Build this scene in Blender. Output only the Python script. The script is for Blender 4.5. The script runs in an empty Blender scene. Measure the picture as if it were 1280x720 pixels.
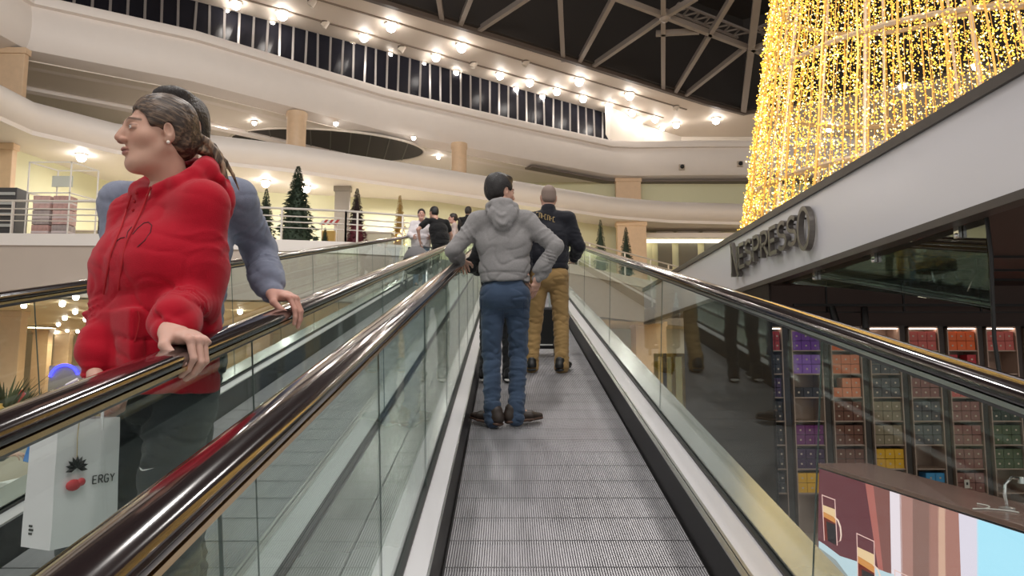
import bpy, bmesh, math, random
import numpy as np
from mathutils import Vector, Matrix
random.seed(7)
SC = bpy.context.scene
COL = SC.collection
R = math.radians

# ------------------------------------------------------------------ camera
FOC, PITCH, YAW = 924.0, R(6.3), R(0.31)
CAM = np.array([0, 0, 1.418])
cam_d = bpy.data.cameras.new('camera')
cam_d.sensor_width = 36; cam_d.lens = FOC / 1280 * 36; cam_d.clip_start = 0.05; cam_d.clip_end = 300
cam = bpy.data.objects.new('camera', cam_d); COL.objects.link(cam)
cam.location = CAM; cam.rotation_euler = (R(90) + PITCH, 0, -YAW)
SC.camera = cam

def at(px, py, x=None, y=None, z=None):
    """the point of the place that lies on a plane x / y / z = const in the direction of a photograph pixel"""
    v = np.array([(px - 640) / FOC, 1.0, (360 - py) / FOC])
    c, s = math.cos(PITCH), math.sin(PITCH)
    v = np.array([v[0], c * v[1] - s * v[2], s * v[1] + c * v[2]])
    c, s = math.cos(-YAW), math.sin(-YAW)
    r = np.array([c * v[0] - s * v[1], s * v[0] + c * v[1], v[2]])
    t = (x - CAM[0]) / r[0] if x is not None else (y - CAM[1]) / r[1] if y is not None else (z - CAM[2]) / r[2]
    return CAM + t * r

# ------------------------------------------------------------------ materials
MATS = {}
def mat(name, col, rough=0.5, metal=0.0, noise=0.0, nscale=8.0, bump=0.0, bscale=60.0, coat=0.0, emit=None, estr=0.0, spec=None, sheen=0.0, stretch=None):
    if name in MATS: return MATS[name]
    m = bpy.data.materials.new(name); m.use_nodes = True
    nt = m.node_tree; b = nt.nodes['Principled BSDF']
    b.inputs['Base Color'].default_value = (*col, 1)
    b.inputs['Roughness'].default_value = rough; b.inputs['Metallic'].default_value = metal
    if coat: b.inputs['Coat Weight'].default_value = coat; b.inputs['Coat Roughness'].default_value = 0.05
    if spec is not None: b.inputs['Specular IOR Level'].default_value = spec
    if sheen: b.inputs['Sheen Weight'].default_value = sheen
    if emit: b.inputs['Emission Color'].default_value = (*emit, 1); b.inputs['Emission Strength'].default_value = estr
    if noise or bump:
        tc = nt.nodes.new('ShaderNodeTexCoord'); mp = nt.nodes.new('ShaderNodeMapping')
        nt.links.new(tc.outputs['Object'], mp.inputs['Vector'])
        if stretch: mp.inputs['Scale'].default_value = stretch
    if noise:
        n = nt.nodes.new('ShaderNodeTexNoise'); n.inputs['Scale'].default_value = nscale; n.inputs['Detail'].default_value = 4
        nt.links.new(mp.outputs['Vector'], n.inputs['Vector'])
        mx = nt.nodes.new('ShaderNodeMix'); mx.data_type = 'RGBA'
        mx.inputs['A'].default_value = (*[max(0, c * (1 - noise)) for c in col], 1)
        mx.inputs['B'].default_value = (*[min(1, c * (1 + noise)) for c in col], 1)
        nt.links.new(n.outputs['Fac'], mx.inputs['Factor']); nt.links.new(mx.outputs['Result'], b.inputs['Base Color'])
    if bump:
        n2 = nt.nodes.new('ShaderNodeTexNoise'); n2.inputs['Scale'].default_value = bscale; n2.inputs['Detail'].default_value = 3
        nt.links.new(mp.outputs['Vector'], n2.inputs['Vector'])
        bp = nt.nodes.new('ShaderNodeBump'); bp.inputs['Strength'].default_value = bump; bp.inputs['Distance'].default_value = 0.01
        nt.links.new(n2.outputs['Fac'], bp.inputs['Height']); nt.links.new(bp.outputs['Normal'], b.inputs['Normal'])
    MATS[name] = m
    return m

def glow(name, col, strength):
    if name in MATS: return MATS[name]
    m = bpy.data.materials.new(name); m.use_nodes = True
    nt = m.node_tree; nt.nodes.clear()
    e = nt.nodes.new('ShaderNodeEmission'); e.inputs[0].default_value = (*col, 1); e.inputs[1].default_value = strength
    o = nt.nodes.new('ShaderNodeOutputMaterial'); nt.links.new(e.outputs[0], o.inputs[0])
    MATS[name] = m
    return m

def glass(name, tint, refl=1.0, base=0.04, rough=0.0):
    if name in MATS: return MATS[name]
    m = bpy.data.materials.new(name); m.use_nodes = True
    nt = m.node_tree; nt.nodes.clear()
    tr = nt.nodes.new('ShaderNodeBsdfTransparent'); tr.inputs[0].default_value = (*tint, 1)
    gl = nt.nodes.new('ShaderNodeBsdfGlossy'); gl.inputs['Roughness'].default_value = rough
    gl.inputs['Color'].default_value = (0.95, 1.0, 0.98, 1)
    lw = nt.nodes.new('ShaderNodeLayerWeight'); lw.inputs['Blend'].default_value = 0.5
    p = nt.nodes.new('ShaderNodeMath'); p.operation = 'POWER'; p.inputs[1].default_value = 4.7
    nt.links.new(lw.outputs['Facing'], p.inputs[0])
    ma = nt.nodes.new('ShaderNodeMath'); ma.operation = 'MULTIPLY_ADD'; ma.inputs[1].default_value = 0.9 * refl; ma.inputs[2].default_value = base
    nt.links.new(p.outputs[0], ma.inputs[0])
    mx = nt.nodes.new('ShaderNodeMixShader')
    nt.links.new(ma.outputs[0], mx.inputs[0]); nt.links.new(tr.outputs[0], mx.inputs[1]); nt.links.new(gl.outputs[0], mx.inputs[2])
    o = nt.nodes.new('ShaderNodeOutputMaterial'); nt.links.new(mx.outputs[0], o.inputs[0])
    MATS[name] = m
    return m

# ------------------------------------------------------------------ mesh builder
class MB:
    def __init__(s): s.v = []; s.f = []; s.m = []
    def add(s, vs, fs, mi=0):
        b = len(s.v); s.v += [tuple(map(float, p)) for p in vs]; s.f += [tuple(b + i for i in f) for f in fs]; s.m += [mi] * len(fs)
    def box(s, lo, hi, mi=0, M=None):
        x0, y0, z0 = lo; x1, y1, z1 = hi
        vs = [(x0,y0,z0),(x1,y0,z0),(x1,y1,z0),(x0,y1,z0),(x0,y0,z1),(x1,y0,z1),(x1,y1,z1),(x0,y1,z1)]
        if M is not None: vs = [tuple(M @ Vector(v)) for v in vs]
        s.add(vs, [(0,3,2,1),(4,5,6,7),(0,1,5,4),(1,2,6,5),(2,3,7,6),(3,0,4,7)], mi)
    def bar(s, a, b, w, h=None, mi=0, up=(0,0,1)):
        h = h or w; a = Vector(a); b = Vector(b); d = (b - a).normalized()
        u = Vector(up)
        if abs(d.dot(u)) > 0.98: u = Vector((1,0,0))
        x = d.cross(u).normalized(); y = x.cross(d)
        vs = [tuple(p + x * i * w / 2 + y * j * h / 2) for p in (a, b) for i, j in ((-1,-1),(1,-1),(1,1),(-1,1))]
        s.add(vs, [(3,2,1,0),(4,5,6,7),(0,1,5,4),(1,2,6,5),(2,3,7,6),(3,0,4,7)], mi)
    def sweep(s, path, section, mi=0, up=(0,0,1), closed=True, caps=True):
        """section: list of (side, up) offsets, side to the right of the direction of travel"""
        path = [Vector(p) for p in path]; n = len(path); k = len(section); vs = []; u0 = Vector(up)
        for i, p in enumerate(path):
            d0 = (path[i] - path[i-1]).normalized() if i > 0 else (path[1] - path[0]).normalized()
            d1 = (path[i+1] - path[i]).normalized() if i < n - 1 else d0
            d = (d0 + d1).normalized()
            x = d.cross(u0); x = x.normalized() if x.length > 1e-4 else Vector((1,0,0))
            y = x.cross(d)
            x0 = d0.cross(u0); x0 = x0.normalized() if x0.length > 1e-4 else x
            c = max(0.4, abs(x.dot(x0)))
            vs += [tuple(p + x * (a / c) + y * b) for a, b in section]
        fs = []
        kk = k if closed else k - 1
        for i in range(n - 1):
            for j in range(kk):
                fs.append((i*k+j, i*k+(j+1) % k, (i+1)*k+(j+1) % k, (i+1)*k+j))
        if caps and closed: fs += [tuple(range(k))[::-1], tuple((n-1)*k + j for j in range(k))]
        s.add(vs, fs, mi)
    def tube(s, path, r, seg=8, mi=0, caps=True):
        path = [Vector(p) for p in path]; n = len(path)
        rr = r if isinstance(r, (list, tuple)) else [r] * n
        d = (path[1] - path[0]).normalized(); u = Vector((0,0,1)) if abs(d.z) < 0.9 else Vector((1,0,0))
        x = d.cross(u).normalized(); vs = []
        for i, p in enumerate(path):
            d0 = (path[i] - path[max(i-1,0)]) if i > 0 else path[1] - path[0]
            d1 = (path[min(i+1,n-1)] - path[i]) if i < n - 1 else d0
            d = (d0.normalized() + d1.normalized())
            d = d.normalized() if d.length > 1e-6 else d0.normalized()
            x = (x - d * x.dot(d)); x = x.normalized() if x.length > 1e-6 else d.orthogonal().normalized()
            y = d.cross(x)
            vs += [tuple(p + (x * math.cos(2*math.pi*j/seg) + y * math.sin(2*math.pi*j/seg)) * rr[i]) for j in range(seg)]
        fs = [(i*seg+j, i*seg+(j+1) % seg, (i+1)*seg+(j+1) % seg, (i+1)*seg+j) for i in range(n-1) for j in range(seg)]
        if caps: fs += [tuple(range(seg))[::-1], tuple((n-1)*seg + j for j in range(seg))]
        s.add(vs, fs, mi)
    def lathe(s, c, prof, seg=16, mi=0, M=None):
        c = Vector(c); vs = []
        for r, z in prof:
            for j in range(seg):
                p = Vector((r*math.cos(2*math.pi*j/seg), r*math.sin(2*math.pi*j/seg), z))
                vs.append(tuple(c + (M @ p if M is not None else p)))
        n = len(prof)
        fs = [(i*seg+j, i*seg+(j+1) % seg, (i+1)*seg+(j+1) % seg, (i+1)*seg+j) for i in range(n-1) for j in range(seg)]
        if prof[0][0] > 1e-5: fs.append(tuple(range(seg))[::-1])
        if prof[-1][0] > 1e-5: fs.append(tuple((n-1)*seg + j for j in range(seg)))
        s.add(vs, fs, mi)
    def prism(s, poly, z0, z1, mi=0):
        n = len(poly)
        vs = [(p[0], p[1], z0) for p in poly] + [(p[0], p[1], z1) for p in poly]
        s.add(vs, [tuple(range(n))[::-1], tuple(range(n, 2*n))] + [(i, (i+1) % n, n+(i+1) % n, n+i) for i in range(n)], mi)
    def sphere(s, c, r, seg=10, rings=6, mi=0):
        if not isinstance(r, (tuple, list)): r = (r, r, r)
        vs = [(c[0], c[1], c[2] - r[2])]
        for i in range(1, rings):
            a = -math.pi/2 + math.pi*i/rings
            vs += [(c[0]+r[0]*math.cos(a)*math.cos(2*math.pi*j/seg), c[1]+r[1]*math.cos(a)*math.sin(2*math.pi*j/seg), c[2]+r[2]*math.sin(a)) for j in range(seg)]
        vs.append((c[0], c[1], c[2] + r[2])); fs = []
        for j in range(seg):
            fs.append((0, 1+(j+1) % seg, 1+j)); b = 1+(rings-2)*seg
            fs.append((b+j, b+(j+1) % seg, len(vs)-1))
        for i in range(rings-2):
            for j in range(seg):
                fs.append((1+i*seg+j, 1+i*seg+(j+1) % seg, 1+(i+1)*seg+(j+1) % seg, 1+(i+1)*seg+j))
        s.add(vs, fs, mi)
    def build(s, name, mats, parent=None, smooth=False, bevel=0.0, loc=None):
        me = bpy.data.meshes.new(name); me.from_pydata(s.v, [], s.f)
        if not isinstance(mats, (list, tuple)): mats = [mats]
        for m in mats: me.materials.append(m)
        me.polygons.foreach_set('material_index', s.m)
        if smooth: me.polygons.foreach_set('use_smooth', [True] * len(s.f))
        me.update()
        bm = bmesh.new(); bm.from_mesh(me); bmesh.ops.recalc_face_normals(bm, faces=bm.faces); bm.to_mesh(me); bm.free()
        if smooth:
            me.set_sharp_from_angle(angle=R(40))
        o = bpy.data.objects.new(name, me); COL.objects.link(o)
        if parent: o.parent = parent
        if loc is not None: o.location = loc
        if bevel:
            md = o.modifiers.new('bevel', 'BEVEL'); md.width = bevel; md.segments = 2; md.limit_method = 'ANGLE'
        return o

def tag(o, label=None, cat=None, group=None, kind=None):
    if label: o['label'] = label
    if cat: o['category'] = cat
    if group: o['group'] = group
    if kind: o['kind'] = kind
    return o
def thing(name, label, cat, loc=(0,0,0), rz=0, group=None):
    o = bpy.data.objects.new(name, None); COL.objects.link(o); o.location = loc; o.rotation_euler = (0,0,rz)
    o.empty_display_size = 0.2
    return tag(o, label, cat, group)
def struct(o, label=None, cat=None):
    o['kind'] = 'structure'
    if label: o['label'] = label
    if cat: o['category'] = cat
    return o
def copy_tree(o, parent=None):
    c = o.copy(); COL.objects.link(c)
    if parent: c.parent = parent
    for ch in list(o.children): copy_tree(ch, c)
    return c

# ------------------------------------------------------------------ palette
WHITE = mat('warm_white_plaster', (0.80, 0.74, 0.69), 0.55, noise=0.03, nscale=2)
BEIGE = mat('beige_plaster', (0.60, 0.52, 0.44), 0.6, noise=0.04, nscale=2)
CREAM = mat('cream_shop_wall', (0.72, 0.71, 0.48), 0.6)
STONE = mat('pale_orange_stone', (0.72, 0.52, 0.34), 0.45, noise=0.10, nscale=5)
STEEL = mat('brushed_steel', (0.62, 0.62, 0.62), 0.28, 1.0)
CHROME = mat('chrome', (0.8, 0.8, 0.8), 0.12, 1.0)
BLACK = mat('black_rubber', (0.012, 0.012, 0.013), 0.45)
DARKMETAL = mat('dark_metal', (0.03, 0.028, 0.027), 0.4)
# ------------------------------------------------------------------ the mall around the walkways
GZ, L1, L1C, TUBE, L3B, L3T, RZ = -0.6, 5.3, 9.0, 9.7, 12.8, 14.9, 17.5
FLOOR0 = mat('polished_ground_tile', (0.50, 0.43, 0.36), 0.18, noise=0.05, nscale=1.5)
FLOOR1 = mat('upper_floor_tile', (0.62, 0.56, 0.50), 0.3)
CEIL0 = mat('ground_ceiling_gold', (0.78, 0.62, 0.38), 0.5)

def flat(name, poly, z0, z1, m, cat=None, label=None):
    b = MB(); b.prism(poly, z0, z1); return struct(b.build(name, m), label, cat)
def ribbon(name, path, section, m, smooth=False):
    """a constant profile carried along a line in plan; section = (outwards, z)"""
    b = MB(); b.sweep([(x, y, 0) for x, y in path], section); return struct(b.build(name, m, smooth=smooth))

flat('floor', [(-45,-12),(45,-12),(45,62),(-45,62)], GZ-0.3, GZ, FLOOR0, 'floor', 'polished beige floor of the ground level')
# upper floor slab: left deck, landing of the walkways, right deck
slab_poly = [(-45,21.2),(-15,21.3),(-11.8,21.4),(-7,22.3),(-5.1,22.7),(-2.55,23.6),(-2.55,26.6),(1.4,26.6),(2.5,27.7),(5.75,32),(9.5,37),(30,37),(45,37),(45,62),(-45,62)]
flat('floor_upper', slab_poly, L1-0.14, L1, FLOOR1, 'floor', 'upper level floor slab behind the railing')
edge = [(-45,21.2),(-15,21.3),(-11.8,21.4),(-7,22.3),(-5.1,22.7),(-2.55,23.6),(-2.55,26.6),(1.4,26.6),(2.5,27.7),(5.75,32),(9.5,37),(45,37)]
CURB = mat('white_curb', (0.80, 0.76, 0.72), 0.4)
ribbon('trim_1', edge, [(-0.05,L1-0.30),(0.10,L1-0.30),(0.10,L1+0.05),(-0.05,L1+0.05)], CURB)
FASCIA = mat('upper_floor_fascia', (0.50, 0.43, 0.37), 0.5, noise=0.05, nscale=1.2)
ribbon('wall_slab_edge', edge, [(-0.6,3.5),(0.03,3.5),(0.03,L1-0.14),(-0.6,L1-0.14)], FASCIA)
flat('ceiling_ground', [(p[0], p[1]+0.3) for p in slab_poly], 3.5, 3.62, CEIL0)
# ceiling above the upper deck + white bullnose of the second gallery
g2 = [(-15.3,15.5),(-15.3,21.5),(-15.2,23.3),(-13.7,25.3),(-8.3,27.7),(-2.2,31.5),(5.4,36.4),(8.5,37.5),(12.7,38.0),(34,38.2)]
def inward(path, d):
    out = []
    for i, p in enumerate(path):
        a = Vector(path[max(i-1,0)]); b = Vector(path[min(i+1,len(path)-1)]); t = (b-a).normalized()
        n = Vector((-t.y, t.x)); out.append((p[0]+n.x*d, p[1]+n.y*d))
    return out
back = [(34,62),(-45,62),(-45,15.5)]
flat('ceiling_upper', inward(g2, 0.3) + back, L1C, L1C+0.2, WHITE)
nose = [(-0.9, L1C+0.02)] + [(-0.9+0.0 + 1.0*math.sin(a), L1C+0.62-0.60*math.cos(a)) for a in [R(t) for t in range(20, 181, 20)]] + [(-0.9, L1C+1.22)]
nose = [(x, z) for x, z in nose]
ribbon('wall_gallery_nose', g2, nose, WHITE, True)
flat('floor_gallery', inward(g2, 0.5) + back, L1C+1.0, L1C+1.15, FLOOR1)
# third level: tall soft fascia, its ledge, soffit
g3 = [(-18.2,18.0),(-17.3,25.6),(-12.6,28.5),(-6,34.6),(0.2,38.9),(6.1,42.7),(7.5,42.9),(11.5,42.7),(34,42.5)]
f3 = [(-1.6,L3B-0.12),(-0.6,L3B-0.05),(-0.1,L3B+0.10),(0.10,L3B+0.45),(0.16,L3B+0.9),(0.12,L3B+1.4),(0.0,L3B+1.72),(0.22,L3B+1.74),(0.26,L3B+1.98),(0.20,L3B+2.1),(-1.6,L3B+2.1)]
ribbon('wall_fascia', g3, f3, WHITE, True)
SOFF = mat('soffit_plaster', (0.74, 0.68, 0.60), 0.6)
flat('ceiling_gallery', inward(g3, 0.8) + back, L3B-0.1, L3B+0.1, SOFF)
# groove bands in the soffit (a raised curved rib that follows the fascia)
ribbon('trim_2', inward(g3, 4.2)[:4], [(-0.25,L3B-0.28),(0.0,L3B-0.34),(0.25,L3B-0.28),(0.25,L3B),(-0.25,L3B)], WHITE)
ribbon('trim_13', [(1.5,39.7),(6.1,42.75),(7.5,42.95),(11.5,42.75),(34,42.55)], [(-1.0,L3B-0.2),(-0.35,L3B-0.2),(-0.35,L3B-0.1),(-1.0,L3B-0.1)], mat('painted_shadow', (0.16,0.13,0.11), 0.6))  # dark strip painted in for the shadow line below the fascia
# oval dark opening in the soffit with ribs
ov = MB(); cx, cy, ax, ay, rot = -9.0, 36.45, 4.7, 2.6, R(14)
OVD = mat('dark_oval_opening', (0.035, 0.030, 0.028), 0.6)
def ovp(t, k=1.0): 
    x, y = ax*k*math.cos(t), ay*k*math.sin(t); return (cx + x*math.cos(rot) - y*math.sin(rot), cy + x*math.sin(rot) + y*math.cos(rot))
ov.prism([ovp(2*math.pi*i/48) for i in range(48)], L3B-0.14, L3B-0.09)
ovo = thing('ceiling_oculus', 'dark oval opening in the gallery soffit above the left railing', 'ceiling opening', (0,0,0)); struct(ovo)
ov.build('opening', OVD, ovo)
rim = MB(); rim.tube([(*ovp(2*math.pi*i/48, 1.01), L3B-0.13) for i in range(49)], 0.06, 6); rim.build('rim', SOFF, ovo, True)
for i in range(-4, 5):
    t = math.acos(i/5.0); b = MB(); p, q = ovp(t), ovp(-t); b.bar((*p, L3B-0.16), (*q, L3B-0.16), 0.05, 0.03); b.build('rib', mat('oculus_rib', (0.12,0.11,0.10), 0.5), ovo)
# walls behind
def wall(name, pts, z0, z1, m, th=0.3):
    return ribbon(name, pts, [(-th,z0),(0,z0),(0,z1),(-th,z1)], m)
wall('wall_shopfront', [(-19,15),(-17.2,24.5),(-16.1,30.0),(-10.5,31.2),(-3.4,32.9),(2,36.5),(8,40.5),(34,40.5)], L1, L1C, CREAM)
wall('wall_gallery_back', [(-26,15),(-24,32),(-12,42),(-1,44),(6,43.75),(34,43.7)], L1C+1.3, L3B, CREAM)
wall('wall_ground_back', [(-45,44),(0,44),(45,44)], GZ, 3.5, mat('ground_back_wall', (0.80,0.66,0.42), 0.6))
wall('wall_right_top', [(6.2,43.7),(9.0,47.4),(12,49.8),(34,49.9)], L3T-0.1, RZ+0.2, SOFF)
# clerestory window wall between fascia ledge and ring ceiling
wb = [(-22.5,21.0),(-17.9,26.6),(-12.9,29.5),(-6.3,35.2),(0,39.6),(6.2,43.6)]
wt = [(-26.0,22.4),(-19.6,26.9),(-14,30.9),(-6.3,36.1),(1.2,41.6),(9,47.2)]
NIGHT = mat('night_glass', (0.012, 0.012, 0.017), 0.25, spec=0.06)
MULL = mat('mullion_metal', (0.33, 0.31, 0.30), 0.4, 0.4)
def lerp_path(path, u):
    L = [0]
    for a, b in zip(path, path[1:]): L.append(L[-1] + math.dist(a, b))
    d = u * L[-1]
    for i in range(len(path)-1):
        if d <= L[i+1] + 1e-9:
            t = (d - L[i]) / (L[i+1]-L[i]); return (path[i][0]*(1-t)+path[i+1][0]*t, path[i][1]*(1-t)+path[i+1][1]*t)
    return path[-1]
def meet(path, v):
    # where the upper edge line of the window band stands behind a sill point
    best = None
    for i in range(400):
        q = lerp_path(path, i/399); e = abs(q[0]/q[1] - v[0]/v[1])
        if best is None or e < best[0]: best = (e, q)
    return best[1]
win = thing('window_1', 'long band of dark night windows under the lit ceiling ring', 'window'); struct(win)
b = MB(); N = 60
vb = [(*lerp_path(wb, i/N), L3T) for i in range(N+1)]; vt = [(*meet(wt, v), RZ+0.05) for v in vb]
b.add(vb + vt, [(i, i+1, N+2+i, N+1+i) for i in range(N)])
o = b.build('pane', NIGHT, win); md = o.modifiers.new('thickness', 'SOLIDIFY'); md.thickness = 0.05
for i in range(0, 61):
    m_ = MB(); m_.bar(Vector(vb[i]) - Vector((0,0.05,0)), Vector(vt[i]) - Vector((0,0.05,0)), 0.10, 0.12); m_.build('mullion', MULL, win)
b = MB(); b.sweep([Vector(v) - Vector((0,0.06,-0.04)) for v in vb], [(-0.1,-0.06),(0.1,-0.06),(0.1,0.06),(-0.1,0.06)]); b.build('sill', WHITE, win)
# ring ceiling with downlights
ro = [(-30,19.4),(-19.6,26.9),(-14,30.9),(9,47.2),(12,50),(45,50)]
ri = [(45,24.8),(14.9,45.1),(11.9,43.3),(2.8,36.8),(-5.9,30.8),(-30,14.0)]
RINGM = mat('ring_ceiling', (0.64, 0.56, 0.475), 0.6)
flat('ceiling_ring', ro + ri, RZ, RZ+0.5, RINGM, 'ceiling', 'beige ring ceiling with round downlights around the dark skylight')
EDGE = mat('brown_ring_edge', (0.10, 0.075, 0.06), 0.5)
ribbon('trim_3', ri, [(-0.12,RZ-0.10),(0.12,RZ-0.10),(0.12,RZ+0.12),(-0.12,RZ+0.12)], EDGE)
for k, dz in ((0.33, 0), (0.72, 0)):
    pa = [(-30*1+0, 0)]
    A = [(-14,30.9),(9,47.2)]; B = [(-18.4,22.0),(11.9,43.3)]
    pts = [((1-k)*A[0][0]+k*B[0][0], (1-k)*A[0][1]+k*B[0][1]), ((1-k)*A[1][0]+k*B[1][0], (1-k)*A[1][1]+k*B[1][1])]
    g = MB(); g.bar((*pts[0], RZ-0.02), (*pts[1], RZ-0.02), 0.10, 0.06); struct(g.build('trim_4' if k < .5 else 'trim_5', mat('ceiling_joint', (0.22,0.17,0.13), 0.6)))
# dark skylight
ROOF = mat('dark_skylight', (0.030, 0.025, 0.022), 0.55)
flat('ceiling_skylight', [(-32,8),(46,8),(46,52),(-32,52)], 23.5, 23.8, ROOF)
ribbon('wall_skylight', ri, [(-0.35,RZ+0.1),(-0.12,RZ+0.1),(-0.12,23.5),(-0.35,23.5)], ROOF)
TRS = mat('truss_steel', (0.30, 0.26, 0.23), 0.45, 0.3)
tr = thing('roof_truss', 'grey steel roof truss crossing the dark skylight', 'roof truss')
ZT = 17.6
segs = [((548,-5),(553,26)),((589,-5),(575,31)),((662,-5),(594,40)),((700,-5),(704,75)),((768,-5),(722,80)),((831,20),(738,84)),((829,-5),(829,113)),
        ((831,20),(770,-3)),((831,20),(870,-3)),((831,20),(933,59)),((820,42),(874,39)),((916,-5),(843,116)),((931,60),(855,120)),((947,-5),(929,141)),((940,62),(985,44)),((940,60),(985,82))]
for i, (p, q) in enumerate(segs):
    b = MB(); w = 0.34 if i == 13 else 0.22
    b.bar(at(*p, z=ZT), at(*q, z=ZT), w, 0.25); b.build('strut', TRS, tr)
for p, q in (((848,4),(938,40)), ((940,38),(990,16))):
    b = MB(); A = Vector(at(*p, z=21)); B = Vector(at(*q, z=21)); n = Vector((-(B-A).y, (B-A).x, 0)).normalized() * 0.9
    b.bar(A, B, 0.12); b.bar(A+n, B+n, 0.12)
    for k in range(14):
        u, v = k/14, (k+1)/14
        b.bar(A.lerp(B, u) + (n if k % 2 else n*0), A.lerp(B, v) + (n*0 if k % 2 else n), 0.08)
    b.build('lattice_beam', TRS, tr)
hub = MB(); hub.sphere(at(831,20,z=ZT), 0.3); hub.build('hub', TRS, tr, True)
# columns
def column(px, y0, z0, z1, w, d=None, name='column', m=None):
    x = at(px, 300, y=y0)[0]; b = MB(); d = d or w
    b.box((x-w/2, y0-d/2, z0), (x+w/2, y0+d/2, z1)); 
    b.box((x-w/2-.06, y0-d/2-.06, z0), (x+w/2+.06, y0+d/2+.06, z0+0.25)); b.box((x-w/2-.05, y0-d/2-.05, z1-0.22), (x+w/2+.05, y0+d/2+.05, z1))
    return struct(b.build(name, m or STONE, bevel=0.02))
def round_column(px, y0, z0, z1, r):
    x = at(px, 300, y=y0)[0]; b = MB(); b.lathe((x, y0, 0), [(r*1.15,z0),(r*1.15,z0+.3),(r,z0+.35),(r,z1-.3),(r*1.1,z1-.25),(r*1.1,z1)], 24)
    return struct(b.build('column', STONE, smooth=True))
round_column(366, 32.0, L1C+1.3, L3B, 0.42); round_column(573, 36.5, L1C+1.3, L3B, 0.38)
column(786, 43.35, L1C+1.3, L3B, 1.5, .4); column(789, 37.7, L1, L1C, 1.5, .5)
column(-8, 25.4, L1C+1.3, L3B, 1.35, .25); column(-14, 24.4, L1, L1C, 1.3, .25)
column(427, 30.2, L1, L1C, 0.62, .2, m=mat('grey_pilaster', (0.30,0.27,0.23), 0.6))
bb = bpy.data.objects[-1]
for px, y0, w in ((24, 26.5, 0.8), (152, 34, 1.0), (214, 36, 0.9), (330, 30, 0.9), (12, 36, 1.2), (62, 38, 0.8), (88, 40, 0.8)): column(px, y0, GZ, 3.5, w, .4)
# columns / wall panels seen below the right deck
for px in (712, 808): column(px, 34.5, GZ, 3.6, 1.4)
wall('wall_ground_right', [(2.0,38),(12,38),(20,38)], GZ, 3.6, mat('pale_green_white_wall', (0.70,0.70,0.62), 0.5))
# ------------------------------------------------------------------ moving walkways (built in slope coordinates x, along, above)
INC = R(11.45); TAN = math.tan(INC)
S0, S1 = -2.6, 27.0
BELT = mat('ribbed_aluminium', (0.50, 0.49, 0.51), 0.42, 0.5, noise=0.22, nscale=3.0, stretch=(6,0.6,1))
BELTGAP = mat('pallet_gap', (0.02,0.02,0.02), 0.7)
SKIRT = mat('black_skirt', (0.014,0.013,0.014), 0.42, spec=0.25)
DECK = mat('satin_deck_metal', (0.74,0.71,0.74), 0.33, 0.35, noise=0.05, nscale=2.0, stretch=(4,0.5,1))
OUTDECK = mat('grey_outer_deck', (0.62,0.65,0.64), 0.20, 0.7, noise=0.06, nscale=2.0, stretch=(4,0.5,1))
GLASSM = glass('balustrade_glass', (0.92,0.965,0.95), 0.48, 0.03)
JOINT = mat('glass_joint', (0.10,0.13,0.12), 0.4)
RAILM = mat('dark_handrail', (0.016,0.010,0.011), 0.14, coat=1.0, bump=0.01, bscale=4)
GOLD = mat('brass_strip', (0.74,0.53,0.28), 0.25, 1.0)
CLAD = mat('white_cladding', (0.74,0.73,0.71), 0.35)
XL, XR = -0.385, 0.985          # glass planes
BL, BR = -0.26, 0.803           # pallet band

walk = thing('moving_walkway', 'ribbed inclined moving walkway carrying the man in the grey hoodie up', 'moving walkway', group=None)
walk.rotation_euler = (INC, 0, 0)
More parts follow.
